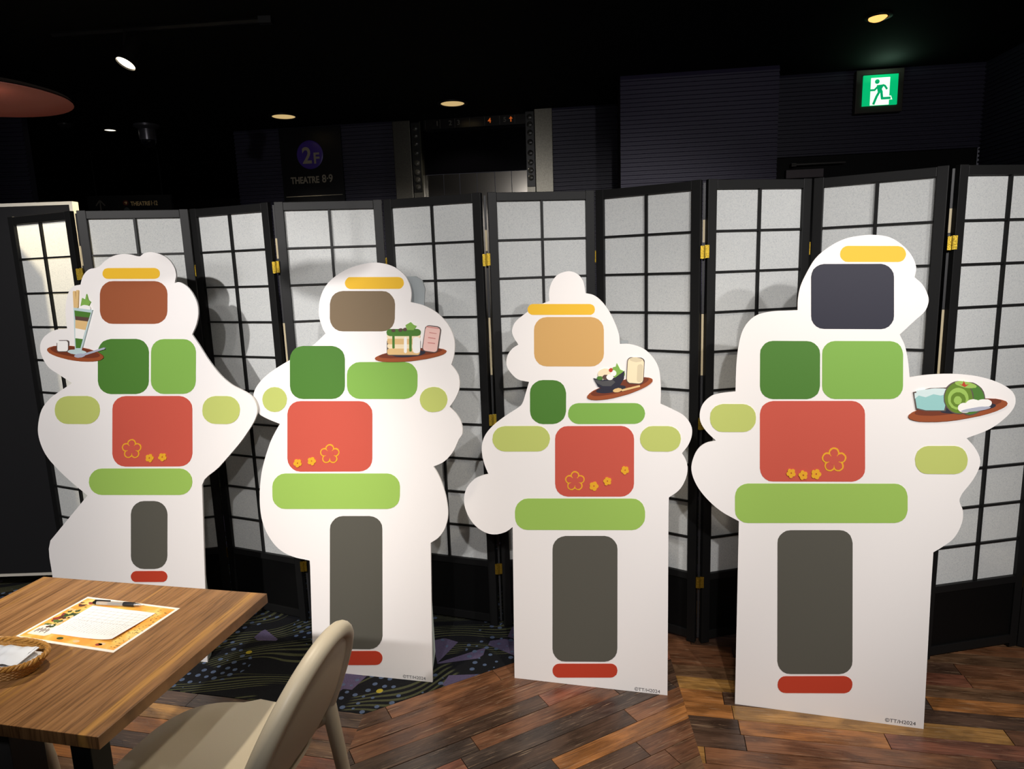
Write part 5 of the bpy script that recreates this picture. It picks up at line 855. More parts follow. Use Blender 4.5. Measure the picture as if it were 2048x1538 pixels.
   ('tray',[(0.21,1.13),(0.209,1.125),(0.203,1.119),(0.192,1.113),(0.178,1.105),(0.16,1.098),(0.14,1.091),(0.118,1.084),(0.096,1.078),(0.075,1.074),(0.055,1.071),(0.039,1.069),(0.026,1.069),(0.018,1.071),(0.014,1.075),(0.015,1.079),(0.022,1.085),(0.033,1.092),(0.048,1.099),(0.066,1.107),(0.087,1.114),(0.108,1.121),(0.13,1.126),(0.151,1.131),(0.17,1.134),(0.186,1.135),(0.199,1.135),(0.207,1.133)]),
   ('ink',[(0.133,1.101),(0.132,1.098),(0.129,1.095),(0.123,1.092),(0.115,1.089),(0.106,1.086),(0.096,1.084),(0.084,1.082),(0.073,1.08),(0.062,1.079),(0.052,1.079),(0.044,1.08),(0.037,1.081),(0.033,1.083),(0.032,1.086),(0.033,1.089),(0.036,1.092),(0.042,1.095),(0.05,1.098),(0.059,1.101),(0.07,1.103),(0.081,1.105),(0.092,1.107),(0.103,1.108),(0.113,1.108),(0.121,1.107),(0.127,1.106),(0.132,1.104)]),
   ('cream',[(0.09,1.145),(0.089,1.141),(0.087,1.137),(0.084,1.133),(0.08,1.131),(0.075,1.128),(0.07,1.127),(0.064,1.126),(0.058,1.127),(0.053,1.128),(0.048,1.13),(0.044,1.133),(0.041,1.137),(0.039,1.141),(0.038,1.145),(0.039,1.149),(0.041,1.153),(0.044,1.157),(0.048,1.16),(0.053,1.162),(0.058,1.164),(0.064,1.164),(0.07,1.164),(0.075,1.162),(0.08,1.16),(0.084,1.157),(0.087,1.153),(0.089,1.149)]),
   ('leaf_green',[(0.086,1.149),(0.09,1.169),(0.1,1.171),(0.103,1.183),(0.113,1.164),(0.118,1.151),(0.11,1.135)]),
   ('leaf_green',[(0.13,1.145),(0.13,1.142),(0.128,1.139),(0.126,1.136),(0.123,1.133),(0.119,1.132),(0.114,1.13),(0.11,1.13),(0.105,1.13),(0.101,1.131),(0.097,1.133),(0.094,1.136),(0.092,1.139),(0.09,1.142),(0.09,1.145),(0.09,1.149),(0.092,1.152),(0.094,1.155),(0.097,1.157),(0.101,1.159),(0.105,1.161),(0.11,1.161),(0.115,1.161),(0.119,1.159),(0.123,1.157),(0.126,1.155),(0.128,1.152),(0.13,1.149)]),
   ('ink',[(0.023,1.131),(0.054,1.124),(0.096,1.133),(0.129,1.157),(0.127,1.13),(0.115,1.109),(0.093,1.094),(0.059,1.092),(0.038,1.103)]),
   ('graphite',[(0.026,1.126),(0.055,1.121),(0.089,1.126),(0.098,1.118),(0.083,1.104),(0.055,1.104),(0.035,1.114)]),
   ('deep_green',[(0.055,1.131),(0.055,1.13),(0.054,1.128),(0.053,1.127),(0.051,1.126),(0.05,1.125),(0.047,1.125),(0.045,1.124),(0.043,1.125),(0.041,1.125),(0.039,1.126),(0.037,1.127),(0.036,1.128),(0.035,1.13),(0.035,1.131),(0.035,1.133),(0.036,1.134),(0.037,1.136),(0.039,1.137),(0.041,1.137),(0.043,1.138),(0.045,1.138),(0.048,1.138),(0.05,1.138),(0.052,1.137),(0.053,1.136),(0.054,1.134),(0.055,1.133)]),
   ('umber',[(0.081,1.135),(0.081,1.133),(0.08,1.131),(0.078,1.13),(0.076,1.128),(0.073,1.127),(0.07,1.127),(0.067,1.126),(0.064,1.127),(0.061,1.127),(0.059,1.128),(0.057,1.129),(0.055,1.131),(0.054,1.133),(0.054,1.135),(0.054,1.137),(0.055,1.139),(0.057,1.14),(0.059,1.142),(0.061,1.143),(0.064,1.143),(0.067,1.143),(0.07,1.143),(0.073,1.143),(0.076,1.142),(0.078,1.14),(0.08,1.139),(0.081,1.137)]),
   ('white',[(0.091,1.135),(0.091,1.133),(0.09,1.131),(0.089,1.129),(0.087,1.127),(0.085,1.126),(0.082,1.125),(0.079,1.125),(0.077,1.125),(0.074,1.126),(0.072,1.127),(0.07,1.129),(0.069,1.13),(0.068,1.133),(0.067,1.135),(0.068,1.137),(0.069,1.139),(0.07,1.141),(0.072,1.143),(0.074,1.144),(0.077,1.145),(0.079,1.145),(0.082,1.145),(0.085,1.144),(0.087,1.143),(0.089,1.141),(0.09,1.139),(0.091,1.137)]),
   ('white',[(0.102,1.149),(0.101,1.147),(0.101,1.144),(0.099,1.142),(0.098,1.141),(0.096,1.139),(0.093,1.139),(0.091,1.139),(0.089,1.139),(0.087,1.139),(0.085,1.141),(0.083,1.142),(0.082,1.144),(0.081,1.146),(0.081,1.149),(0.081,1.151),(0.082,1.153),(0.083,1.155),(0.085,1.157),(0.087,1.158),(0.089,1.159),(0.091,1.159),(0.094,1.159),(0.096,1.158),(0.098,1.157),(0.099,1.155),(0.101,1.153),(0.101,1.151)]),
   ('vermilion',[(0.09,1.159),(0.089,1.158),(0.089,1.156),(0.088,1.155),(0.087,1.154),(0.086,1.153),(0.084,1.152),(0.083,1.152),(0.081,1.152),(0.08,1.153),(0.079,1.154),(0.077,1.155),(0.077,1.156),(0.076,1.157),(0.076,1.159),(0.076,1.161),(0.077,1.162),(0.077,1.163),(0.079,1.164),(0.08,1.165),(0.081,1.166),(0.083,1.166),(0.084,1.166),(0.086,1.165),(0.087,1.165),(0.088,1.163),(0.089,1.162),(0.089,1.161)]),
   ('outline',[(0.193,1.126),(0.192,1.122),(0.19,1.117),(0.186,1.114),(0.182,1.112),(0.177,1.112),(0.149,1.113),(0.144,1.114),(0.14,1.116),(0.137,1.12),(0.135,1.124),(0.135,1.129),(0.138,1.189),(0.139,1.194),(0.141,1.198),(0.144,1.201),(0.149,1.203),(0.153,1.203),(0.182,1.202),(0.186,1.201),(0.191,1.198),(0.194,1.195),(0.196,1.191),(0.196,1.186)]),
   ('cream',[(0.191,1.127),(0.19,1.123),(0.188,1.119),(0.185,1.117),(0.181,1.115),(0.177,1.114),(0.15,1.116),(0.146,1.116),(0.142,1.119),(0.139,1.122),(0.138,1.126),(0.137,1.13),(0.14,1.188),(0.141,1.192),(0.143,1.196),(0.146,1.199),(0.15,1.2),(0.154,1.201),(0.181,1.199),(0.185,1.198),(0.189,1.196),(0.191,1.193),(0.193,1.189),(0.194,1.185)]),
   ('bone',[(0.189,1.127),(0.188,1.124),(0.187,1.122),(0.185,1.12),(0.182,1.119),(0.18,1.119),(0.178,1.119),(0.176,1.119),(0.173,1.12),(0.172,1.122),(0.171,1.125),(0.17,1.127),(0.172,1.172),(0.173,1.174),(0.174,1.177),(0.176,1.178),(0.179,1.179),(0.181,1.18),(0.183,1.18),(0.185,1.179),(0.188,1.178),(0.189,1.176),(0.191,1.173),(0.191,1.171)]),
   ('bone',[(0.189,1.194),(0.188,1.192),(0.186,1.19),(0.184,1.189),(0.18,1.188),(0.176,1.188),(0.171,1.187),(0.167,1.187),(0.162,1.188),(0.157,1.189),(0.153,1.19),(0.15,1.192),(0.147,1.193),(0.146,1.195),(0.145,1.197),(0.146,1.198),(0.148,1.2),(0.15,1.201),(0.154,1.202),(0.158,1.203),(0.163,1.203),(0.168,1.203),(0.172,1.202),(0.177,1.201),(0.181,1.2),(0.184,1.199),(0.187,1.197),(0.188,1.195)]),
   ('tan',[(0.181,1.106),(0.181,1.105),(0.181,1.104),(0.181,1.103),(0.18,1.102),(0.179,1.102),(0.123,1.087),(0.122,1.087),(0.121,1.087),(0.12,1.088),(0.12,1.088),(0.119,1.089),(0.119,1.09),(0.119,1.091),(0.119,1.092),(0.12,1.093),(0.121,1.093),(0.122,1.094),(0.177,1.108),(0.178,1.108),(0.179,1.108),(0.18,1.108),(0.181,1.107),(0.181,1.106)]),
   ('tan',[(0.12,1.093),(0.12,1.092),(0.119,1.09),(0.117,1.088),(0.115,1.087),(0.112,1.085),(0.109,1.084),(0.106,1.083),(0.103,1.083),(0.099,1.083),(0.096,1.083),(0.094,1.084),(0.092,1.085),(0.09,1.086),(0.09,1.087),(0.09,1.089),(0.091,1.091),(0.092,1.092),(0.095,1.094),(0.097,1.095),(0.1,1.096),(0.104,1.097),(0.107,1.098),(0.11,1.098),(0.113,1.097),(0.116,1.097),(0.118,1.096),(0.119,1.095)]),
  ]),
 4: dict(base=(1.013, 2.0305), along=(0.96262, -0.27085),
  outline=[(-0.29,-0),(-0.29,0.652),(-0.348,0.683),(-0.395,0.724),(-0.429,0.77),(-0.446,0.82),(-0.44,0.862),(-0.424,0.895),(-0.401,0.914),(-0.368,0.924),(-0.399,0.954),(-0.418,0.985),(-0.421,1.017),(-0.41,1.049),(-0.383,1.075),(-0.353,1.084),(-0.309,1.09),(-0.309,1.138),(-0.307,1.2),(-0.3,1.256),(-0.29,1.292),(-0.27,1.323),(-0.242,1.342),(-0.196,1.351),(-0.163,1.352),(-0.127,1.353),(-0.127,1.387),(-0.121,1.427),(-0.104,1.469),(-0.079,1.514),(-0.042,1.547),(-0,1.569),(0.041,1.577),(0.084,1.578),(0.126,1.569),(0.162,1.544),(0.189,1.511),(0.202,1.476),(0.199,1.447),(0.221,1.425),(0.236,1.396),(0.24,1.373),(0.232,1.345),(0.208,1.319),(0.166,1.274),(0.181,1.242),(0.192,1.196),(0.199,1.143),(0.241,1.15),(0.292,1.154),(0.342,1.153),(0.392,1.145),(0.437,1.129),(0.47,1.107),(0.483,1.082),(0.48,1.054),(0.458,1.021),(0.42,0.987),(0.362,0.958),(0.385,0.93),(0.401,0.896),(0.4,0.867),(0.385,0.828),(0.353,0.768),(0.364,0.73),(0.363,0.691),(0.345,0.644),(0.318,0.615),(0.29,0.592),(0.289,0.452),(0.29,0)],
  art=[
   ('yellow',[(0.173,1.517),(0.172,1.51),(0.169,1.503),(0.165,1.498),(0.159,1.495),(0.152,1.494),(0.013,1.499),(0.006,1.5),(-0,1.504),(-0.005,1.509),(-0.009,1.516),(-0.01,1.524),(-0.01,1.524),(-0.009,1.532),(-0.006,1.538),(-0.002,1.543),(0.005,1.547),(0.011,1.548),(0.15,1.542),(0.157,1.54),(0.163,1.537),(0.168,1.531),(0.171,1.525),(0.173,1.517)]),
   ('ink',[(0.148,1.331),(0.147,1.319),(0.142,1.308),(0.135,1.299),(0.125,1.293),(0.114,1.291),(-0.048,1.293),(-0.06,1.295),(-0.071,1.301),(-0.079,1.31),(-0.085,1.321),(-0.087,1.334),(-0.091,1.456),(-0.089,1.468),(-0.085,1.479),(-0.076,1.488),(-0.066,1.493),(-0.055,1.495),(0.106,1.49),(0.117,1.487),(0.127,1.481),(0.135,1.472),(0.141,1.461),(0.143,1.449)]),
   ('deep_green',[(-0.054,1.112),(-0.056,1.099),(-0.06,1.087),(-0.069,1.078),(-0.079,1.072),(-0.091,1.069),(-0.193,1.067),(-0.205,1.069),(-0.217,1.075),(-0.226,1.084),(-0.232,1.096),(-0.234,1.109),(-0.236,1.214),(-0.235,1.227),(-0.229,1.238),(-0.221,1.248),(-0.21,1.254),(-0.198,1.256),(-0.097,1.255),(-0.085,1.253),(-0.074,1.247),(-0.065,1.238),(-0.059,1.227),(-0.057,1.214)]),
   ('leaf_green',[(0.182,1.115),(0.181,1.103),(0.176,1.091),(0.169,1.082),(0.159,1.076),(0.148,1.074),(-0.009,1.071),(-0.021,1.073),(-0.031,1.079),(-0.04,1.088),(-0.046,1.099),(-0.048,1.112),(-0.051,1.214),(-0.05,1.227),(-0.045,1.238),(-0.037,1.247),(-0.027,1.253),(-0.015,1.255),(0.14,1.254),(0.151,1.252),(0.162,1.247),(0.17,1.238),(0.175,1.227),(0.178,1.214)]),
   ('red',[(0.086,0.851),(0.085,0.837),(0.08,0.825),(0.072,0.816),(0.061,0.809),(0.05,0.806),(-0.186,0.794),(-0.199,0.795),(-0.21,0.801),(-0.219,0.81),(-0.225,0.822),(-0.228,0.836),(-0.232,1.017),(-0.23,1.03),(-0.225,1.043),(-0.216,1.052),(-0.205,1.058),(-0.193,1.061),(0.04,1.066),(0.052,1.064),(0.063,1.058),(0.071,1.049),(0.077,1.038),(0.079,1.025)]),
   ('lime',[(0.212,0.723),(0.21,0.71),(0.206,0.698),(0.198,0.688),(0.188,0.682),(0.177,0.679),(-0.261,0.648),(-0.274,0.649),(-0.285,0.655),(-0.295,0.664),(-0.301,0.676),(-0.303,0.69),(-0.304,0.736),(-0.302,0.75),(-0.297,0.763),(-0.288,0.773),(-0.276,0.78),(-0.264,0.783),(0.172,0.806),(0.183,0.805),(0.193,0.8),(0.202,0.791),(0.207,0.78),(0.21,0.767)]),
   ('charcoal',[(0.073,0.204),(0.072,0.19),(0.067,0.177),(0.059,0.166),(0.048,0.158),(0.036,0.154),(-0.114,0.134),(-0.127,0.134),(-0.139,0.139),(-0.148,0.148),(-0.154,0.16),(-0.157,0.174),(-0.167,0.586),(-0.166,0.6),(-0.16,0.613),(-0.151,0.623),(-0.141,0.63),(-0.128,0.633),(0.019,0.644),(0.031,0.643),(0.042,0.638),(0.051,0.629),(0.056,0.617),(0.059,0.604)]),
   ('vermilion',[(0.076,0.123),(0.075,0.113),(0.072,0.105),(0.067,0.097),(0.06,0.092),(0.052,0.089),(-0.127,0.064),(-0.135,0.064),(-0.143,0.067),(-0.149,0.073),(-0.153,0.081),(-0.154,0.09),(-0.154,0.09),(-0.153,0.1),(-0.15,0.109),(-0.144,0.117),(-0.137,0.122),(-0.129,0.124),(0.05,0.149),(0.058,0.148),(0.065,0.145),(0.071,0.14),(0.075,0.132),(0.076,0.123)]),
   ('pale_green',[(-0.244,1),(-0.245,0.987),(-0.251,0.975),(-0.259,0.965),(-0.271,0.958),(-0.283,0.956),(-0.346,0.954),(-0.359,0.955),(-0.37,0.961),(-0.38,0.971),(-0.386,0.983),(-0.388,0.996),(-0.388,1.003),(-0.387,1.017),(-0.381,1.029),(-0.372,1.039),(-0.36,1.045),(-0.348,1.048),(-0.285,1.049),(-0.273,1.047),(-0.261,1.041),(-0.252,1.032),(-0.246,1.02),(-0.244,1.007)]),
   ('pale_green',[(0.368,0.887),(0.367,0.875),(0.363,0.863),(0.355,0.854),(0.346,0.848),(0.335,0.845),(0.263,0.842),(0.252,0.843),(0.242,0.848),(0.234,0.857),(0.228,0.868),(0.226,0.881),(0.225,0.887),(0.227,0.9),(0.231,0.912),(0.239,0.921),(0.248,0.927),(0.259,0.93),(0.331,0.933),(0.342,0.931),(0.352,0.926),(0.36,0.917),(0.365,0.906),(0.368,0.894)]),
   ('gold',[(0.01,0.898),(0.009,0.89),(0.005,0.884),(-0.002,0.88),(-0.009,0.88),(-0.015,0.883),(-0.02,0.889),(-0.022,0.897),(-0.021,0.905),(-0.017,0.911),(-0.01,0.915),(-0.003,0.915),(0.004,0.912),(0.008,0.906)]),
   ('gold',[(0.031,0.883),(0.029,0.875),(0.025,0.869),(0.019,0.865),(0.012,0.864),(0.005,0.868),(0,0.874),(-0.002,0.881),(-0,0.889),(0.004,0.896),(0.011,0.899),(0.018,0.9),(0.024,0.896),(0.029,0.89)]),
   ('gold',[(0.024,0.856),(0.023,0.848),(0.018,0.842),(0.012,0.838),(0.005,0.838),(-0.002,0.841),(-0.006,0.847),(-0.008,0.855),(-0.007,0.863),(-0.003,0.869),(0.004,0.873),(0.011,0.873),(0.018,0.87),(0.022,0.864)]),
   ('gold',[(-0.001,0.855),(-0.002,0.847),(-0.006,0.841),(-0.013,0.837),(-0.02,0.837),(-0.027,0.84),(-0.031,0.846),(-0.033,0.854),(-0.032,0.862),(-0.028,0.868),(-0.021,0.872),(-0.014,0.872),(-0.007,0.869),(-0.003,0.863)]),
   ('gold',[(-0.009,0.881),(-0.011,0.873),(-0.015,0.867),(-0.021,0.863),(-0.029,0.863),(-0.035,0.866),(-0.04,0.872),(-0.042,0.88),(-0.04,0.887),(-0.036,0.894),(-0.03,0.898),(-0.022,0.898),(-0.016,0.895),(-0.011,0.889)]),
   ('red',[(0.006,0.898),(0.005,0.892),(0.002,0.888),(-0.003,0.885),(-0.008,0.885),(-0.013,0.887),(-0.016,0.891),(-0.018,0.897),(-0.017,0.902),(-0.013,0.907),(-0.009,0.91),(-0.004,0.91),(0.001,0.908),(0.004,0.903)]),
   ('red',[(0.026,0.883),(0.025,0.877),(0.022,0.872),(0.018,0.87),(0.013,0.869),(0.008,0.872),(0.004,0.876),(0.003,0.882),(0.004,0.887),(0.007,0.892),(0.012,0.894),(0.017,0.895),(0.021,0.892),(0.025,0.888)]),
   ('red',[(0.019,0.856),(0.019,0.85),(0.015,0.846),(0.011,0.843),(0.006,0.843),(0.001,0.845),(-0.002,0.849),(-0.004,0.855),(-0.003,0.861),(0,0.865),(0.005,0.868),(0.01,0.868),(0.015,0.866),(0.018,0.862)]),
   ('red',[(-0.005,0.855),(-0.006,0.849),(-0.009,0.845),(-0.014,0.842),(-0.019,0.842),(-0.024,0.844),(-0.027,0.848),(-0.029,0.854),(-0.028,0.86),(-0.025,0.864),(-0.02,0.867),(-0.015,0.867),(-0.01,0.865),(-0.007,0.86)]),
   ('red',[(-0.014,0.881),(-0.015,0.875),(-0.018,0.871),(-0.022,0.868),(-0.028,0.868),(-0.032,0.87),(-0.036,0.874),(-0.037,0.88),(-0.036,0.885),(-0.033,0.89),(-0.029,0.893),(-0.023,0.893),(-0.018,0.891),(-0.015,0.886)]),
   ('red',[(0.01,0.875),(0.008,0.867),(0.004,0.862),(-0.001,0.858),(-0.008,0.858),(-0.014,0.861),(-0.018,0.866),(-0.02,0.873),(-0.019,0.88),(-0.015,0.886),(-0.009,0.89),(-0.002,0.89),(0.004,0.887),(0.008,0.882)]),
   ('gold',[(-0.047,0.835),(-0.048,0.832),(-0.05,0.829),(-0.052,0.828),(-0.055,0.828),(-0.058,0.829),(-0.06,0.831),(-0.061,0.835),(-0.06,0.838),(-0.059,0.841),(-0.056,0.842),(-0.053,0.842),(-0.05,0.841),(-0.048,0.839)]),
   ('gold',[(-0.041,0.826),(-0.042,0.823),(-0.043,0.82),(-0.046,0.818),(-0.049,0.818),(-0.052,0.82),(-0.054,0.822),(-0.055,0.825),(-0.054,0.829),(-0.052,0.831),(-0.05,0.833),(-0.047,0.833),(-0.044,0.832),(-0.042,0.829)]),
   ('gold',[(-0.047,0.817),(-0.048,0.813),(-0.05,0.81),(-0.052,0.809),(-0.055,0.809),(-0.058,0.81),(-0.06,0.812),(-0.061,0.816),(-0.06,0.819),(-0.059,0.822),(-0.056,0.823),(-0.053,0.824),(-0.05,0.822),(-0.048,0.82)]),
   ('gold',[(-0.057,0.82),(-0.058,0.817),(-0.06,0.814),(-0.062,0.812),(-0.065,0.812),(-0.068,0.813),(-0.07,0.816),(-0.071,0.819),(-0.07,0.823),(-0.069,0.825),(-0.066,0.827),(-0.063,0.827),(-0.06,0.826),(-0.058,0.823)]),
   ('gold',[(-0.057,0.832),(-0.058,0.828),(-0.06,0.826),(-0.062,0.824),(-0.065,0.824),(-0.068,0.825),(-0.07,0.828),(-0.071,0.831),(-0.07,0.834),(-0.069,0.837),(-0.066,0.839),(-0.063,0.839),(-0.06,0.837),(-0.058,0.835)]),
   ('gold',[(-0.121,0.833),(-0.121,0.83),(-0.123,0.827),(-0.125,0.826),(-0.128,0.825),(-0.131,0.827),(-0.133,0.829),(-0.133,0.832),(-0.133,0.835),(-0.131,0.837),(-0.129,0.839),(-0.126,0.839),(-0.123,0.838),(-0.121,0.836)]),
   ('gold',[(-0.118,0.822),(-0.119,0.819),(-0.12,0.817),(-0.123,0.815),(-0.126,0.815),(-0.128,0.817),(-0.13,0.819),(-0.131,0.822),(-0.13,0.825),(-0.128,0.827),(-0.126,0.829),(-0.123,0.829),(-0.121,0.828),(-0.119,0.825)]),
   ('gold',[(-0.126,0.816),(-0.127,0.813),(-0.128,0.811),(-0.131,0.809),(-0.134,0.809),(-0.136,0.81),(-0.138,0.813),(-0.139,0.816),(-0.138,0.819),(-0.136,0.821),(-0.134,0.823),(-0.131,0.823),(-0.129,0.822),(-0.127,0.819)]),
   ('gold',[(-0.134,0.823),(-0.134,0.82),(-0.136,0.817),(-0.138,0.816),(-0.141,0.816),(-0.144,0.817),(-0.145,0.819),(-0.146,0.822),(-0.146,0.825),(-0.144,0.828),(-0.141,0.829),(-0.139,0.829),(-0.136,0.828),(-0.134,0.826)]),
   ('gold',[(-0.13,0.833),(-0.131,0.83),(-0.133,0.827),(-0.135,0.826),(-0.138,0.826),(-0.14,0.827),(-0.142,0.829),(-0.143,0.832),(-0.142,0.835),(-0.141,0.838),(-0.138,0.839),(-0.135,0.839),(-0.133,0.838),(-0.131,0.836)]),
   ('gold',[(-0.083,0.825),(-0.083,0.822),(-0.085,0.82),(-0.087,0.818),(-0.09,0.818),(-0.092,0.82),(-0.094,0.822),(-0.095,0.825),(-0.094,0.828),(-0.093,0.83),(-0.09,0.832),(-0.087,0.832),(-0.085,0.831),(-0.083,0.828)]),
   ('gold',[(-0.083,0.815),(-0.084,0.812),(-0.085,0.809),(-0.088,0.808),(-0.091,0.808),(-0.093,0.809),(-0.095,0.811),(-0.096,0.814),(-0.095,0.817),(-0.093,0.82),(-0.091,0.821),(-0.088,0.821),(-0.086,0.82),(-0.084,0.818)]),
   ('gold',[(-0.092,0.812),(-0.093,0.809),(-0.095,0.807),(-0.097,0.805),(-0.1,0.805),(-0.102,0.806),(-0.104,0.809),(-0.105,0.812),(-0.104,0.815),(-0.103,0.817),(-0.1,0.819),(-0.097,0.819),(-0.095,0.817),(-0.093,0.815)]),
   ('gold',[(-0.098,0.821),(-0.098,0.818),(-0.1,0.816),(-0.102,0.814),(-0.105,0.814),(-0.107,0.815),(-0.109,0.818),(-0.11,0.82),(-0.109,0.824),(-0.108,0.826),(-0.105,0.827),(-0.102,0.828),(-0.1,0.826),(-0.098,0.824)]),
   ('gold',[(-0.091,0.829),(-0.092,0.826),(-0.093,0.824),(-0.096,0.822),(-0.099,0.822),(-0.101,0.823),(-0.103,0.826),(-0.104,0.829),(-0.103,0.832),(-0.102,0.834),(-0.099,0.836),(-0.096,0.836),(-0.094,0.835),(-0.092,0.832)]),
   ('tray_rim',[(0.462,1.068),(0.46,1.061),(0.452,1.054),(0.437,1.045),(0.418,1.037),(0.394,1.029),(0.367,1.022),(0.338,1.015),(0.309,1.01),(0.281,1.007),(0.255,1.006),(0.233,1.006),(0.216,1.009),(0.205,1.013),(0.2,1.019),(0.202,1.026),(0.211,1.034),(0.227,1.043),(0.247,1.051),(0.272,1.059),(0.299,1.067),(0.328,1.073),(0.357,1.077),(0.385,1.08),(0.41,1.081),(0.431,1.081),(0.447,1.078),(0.458,1.074)]),
   ('tray',[(0.446,1.074),(0.444,1.07),(0.436,1.065),(0.424,1.059),(0.406,1.052),(0.385,1.046),(0.361,1.04),(0.336,1.035),(0.31,1.031),(0.285,1.027),(0.263,1.025),(0.244,1.025),(0.229,1.026),(0.22,1.028),(0.216,1.031),(0.218,1.036),(0.226,1.042),(0.24,1.048),(0.258,1.054),(0.28,1.06),(0.304,1.066),(0.33,1.071),(0.355,1.076),(0.38,1.079),(0.402,1.081),(0.42,1.081),(0.434,1.08),(0.443,1.078)]),
   ('ink',[(0.432,1.061),(0.431,1.058),(0.426,1.054),(0.418,1.051),(0.406,1.047),(0.393,1.043),(0.378,1.04),(0.362,1.037),(0.345,1.035),(0.33,1.034),(0.315,1.033),(0.303,1.034),(0.294,1.035),(0.288,1.037),(0.286,1.04),(0.287,1.043),(0.292,1.047),(0.301,1.051),(0.312,1.055),(0.326,1.058),(0.341,1.062),(0.358,1.064),(0.374,1.066),(0.39,1.068),(0.403,1.068),(0.415,1.067),(0.424,1.066),(0.43,1.064)]),
   ('outline',[(0.21,1.097),(0.256,1.11),(0.307,1.113),(0.305,1.074),(0.3,1.04),(0.246,1.039),(0.22,1.044)]),
   ('aqua',[(0.213,1.094),(0.256,1.106),(0.305,1.109),(0.301,1.074),(0.296,1.043),(0.246,1.042),(0.222,1.048)]),
   ('ice',[(0.213,1.094),(0.256,1.106),(0.305,1.109),(0.304,1.094),(0.284,1.088),(0.265,1.092),(0.244,1.082),(0.225,1.087),(0.215,1.077)]),
   ('ice',[(0.301,1.107),(0.3,1.106),(0.297,1.104),(0.292,1.103),(0.286,1.101),(0.278,1.099),(0.269,1.098),(0.26,1.096),(0.251,1.095),(0.242,1.095),(0.234,1.095),(0.227,1.095),(0.222,1.095),(0.219,1.096),(0.217,1.098),(0.218,1.099),(0.221,1.101),(0.226,1.103),(0.233,1.104),(0.24,1.106),(0.249,1.107),(0.259,1.109),(0.268,1.11),(0.277,1.11),(0.284,1.11),(0.291,1.11),(0.296,1.109),(0.299,1.109)]),
   ('outline',[(0.403,1.081),(0.402,1.069),(0.4,1.059),(0.396,1.049),(0.39,1.041),(0.382,1.035),(0.374,1.031),(0.365,1.029),(0.355,1.03),(0.347,1.034),(0.339,1.04),(0.332,1.048),(0.326,1.057),(0.323,1.068),(0.321,1.079),(0.321,1.09),(0.324,1.101),(0.328,1.111),(0.335,1.119),(0.342,1.125),(0.35,1.129),(0.359,1.13),(0.369,1.129),(0.377,1.125),(0.385,1.119),(0.392,1.112),(0.398,1.102),(0.401,1.092)]),
   ('deep_green',[(0.4,1.081),(0.4,1.07),(0.398,1.06),(0.394,1.051),(0.388,1.043),(0.381,1.038),(0.373,1.034),(0.364,1.032),(0.356,1.034),(0.348,1.037),(0.34,1.042),(0.334,1.05),(0.329,1.059),(0.325,1.069),(0.324,1.079),(0.324,1.09),(0.326,1.1),(0.331,1.109),(0.336,1.116),(0.343,1.122),(0.351,1.126),(0.36,1.127),(0.368,1.126),(0.376,1.123),(0.384,1.117),(0.39,1.11),(0.395,1.101),(0.399,1.091)]),
   ('outline',[(0.372,1.083),(0.372,1.072),(0.37,1.061),(0.365,1.052),(0.36,1.043),(0.352,1.037),(0.344,1.033),(0.335,1.032),(0.326,1.033),(0.318,1.036),(0.31,1.042),(0.303,1.05),(0.298,1.06),(0.294,1.07),(0.293,1.082),(0.293,1.093),(0.296,1.104),(0.3,1.113),(0.306,1.121),(0.313,1.127),(0.321,1.131),(0.33,1.133),(0.339,1.131),(0.348,1.128),(0.355,1.122),(0.362,1.114),(0.367,1.105),(0.371,1.094)]),
   ('moss',[(0.37,1.083),(0.369,1.073),(0.367,1.062),(0.363,1.053),(0.358,1.046),(0.351,1.04),(0.343,1.036),(0.335,1.035),(0.327,1.036),(0.319,1.039),(0.311,1.045),(0.305,1.052),(0.3,1.061),(0.297,1.071),(0.295,1.082),(0.296,1.092),(0.298,1.102),(0.302,1.111),(0.308,1.119),(0.314,1.125),(0.322,1.128),(0.33,1.13),(0.339,1.129),(0.347,1.125),(0.354,1.12),(0.36,1.112),(0.365,1.103),(0.368,1.093)]),
   ('lime',[(0.359,1.08),(0.359,1.072),(0.357,1.065),(0.354,1.059),(0.35,1.053),(0.345,1.049),(0.34,1.046),(0.333,1.046),(0.327,1.046),(0.321,1.049),(0.315,1.052),(0.311,1.058),(0.307,1.064),(0.305,1.071),(0.304,1.079),(0.304,1.086),(0.306,1.093),(0.309,1.1),(0.313,1.105),(0.318,1.109),(0.324,1.112),(0.33,1.113),(0.336,1.112),(0.342,1.11),(0.348,1.106),(0.352,1.101),(0.356,1.094),(0.358,1.087)]),
   ('moss',[(0.352,1.077),(0.351,1.071),(0.35,1.067),(0.348,1.062),(0.345,1.058),(0.342,1.056),(0.337,1.054),(0.333,1.053),(0.328,1.054),(0.324,1.055),(0.32,1.058),(0.317,1.062),(0.314,1.066),(0.312,1.071),(0.312,1.076),(0.312,1.081),(0.313,1.086),(0.315,1.09),(0.318,1.094),(0.322,1.097),(0.326,1.099),(0.331,1.099),(0.335,1.099),(0.339,1.097),(0.343,1.094),(0.347,1.091),(0.349,1.087),(0.351,1.082)]),
   ('lime',[(0.341,1.075),(0.341,1.072),(0.34,1.069),(0.339,1.067),(0.338,1.065),(0.336,1.064),(0.334,1.063),(0.331,1.062),(0.329,1.063),(0.326,1.063),(0.324,1.065),(0.323,1.067),(0.321,1.069),(0.32,1.072),(0.32,1.074),(0.32,1.077),(0.321,1.08),(0.322,1.082),(0.323,1.084),(0.325,1.086),(0.328,1.087),(0.33,1.087),(0.332,1.087),(0.335,1.086),(0.337,1.084),(0.338,1.082),(0.34,1.08),(0.341,1.078)]),
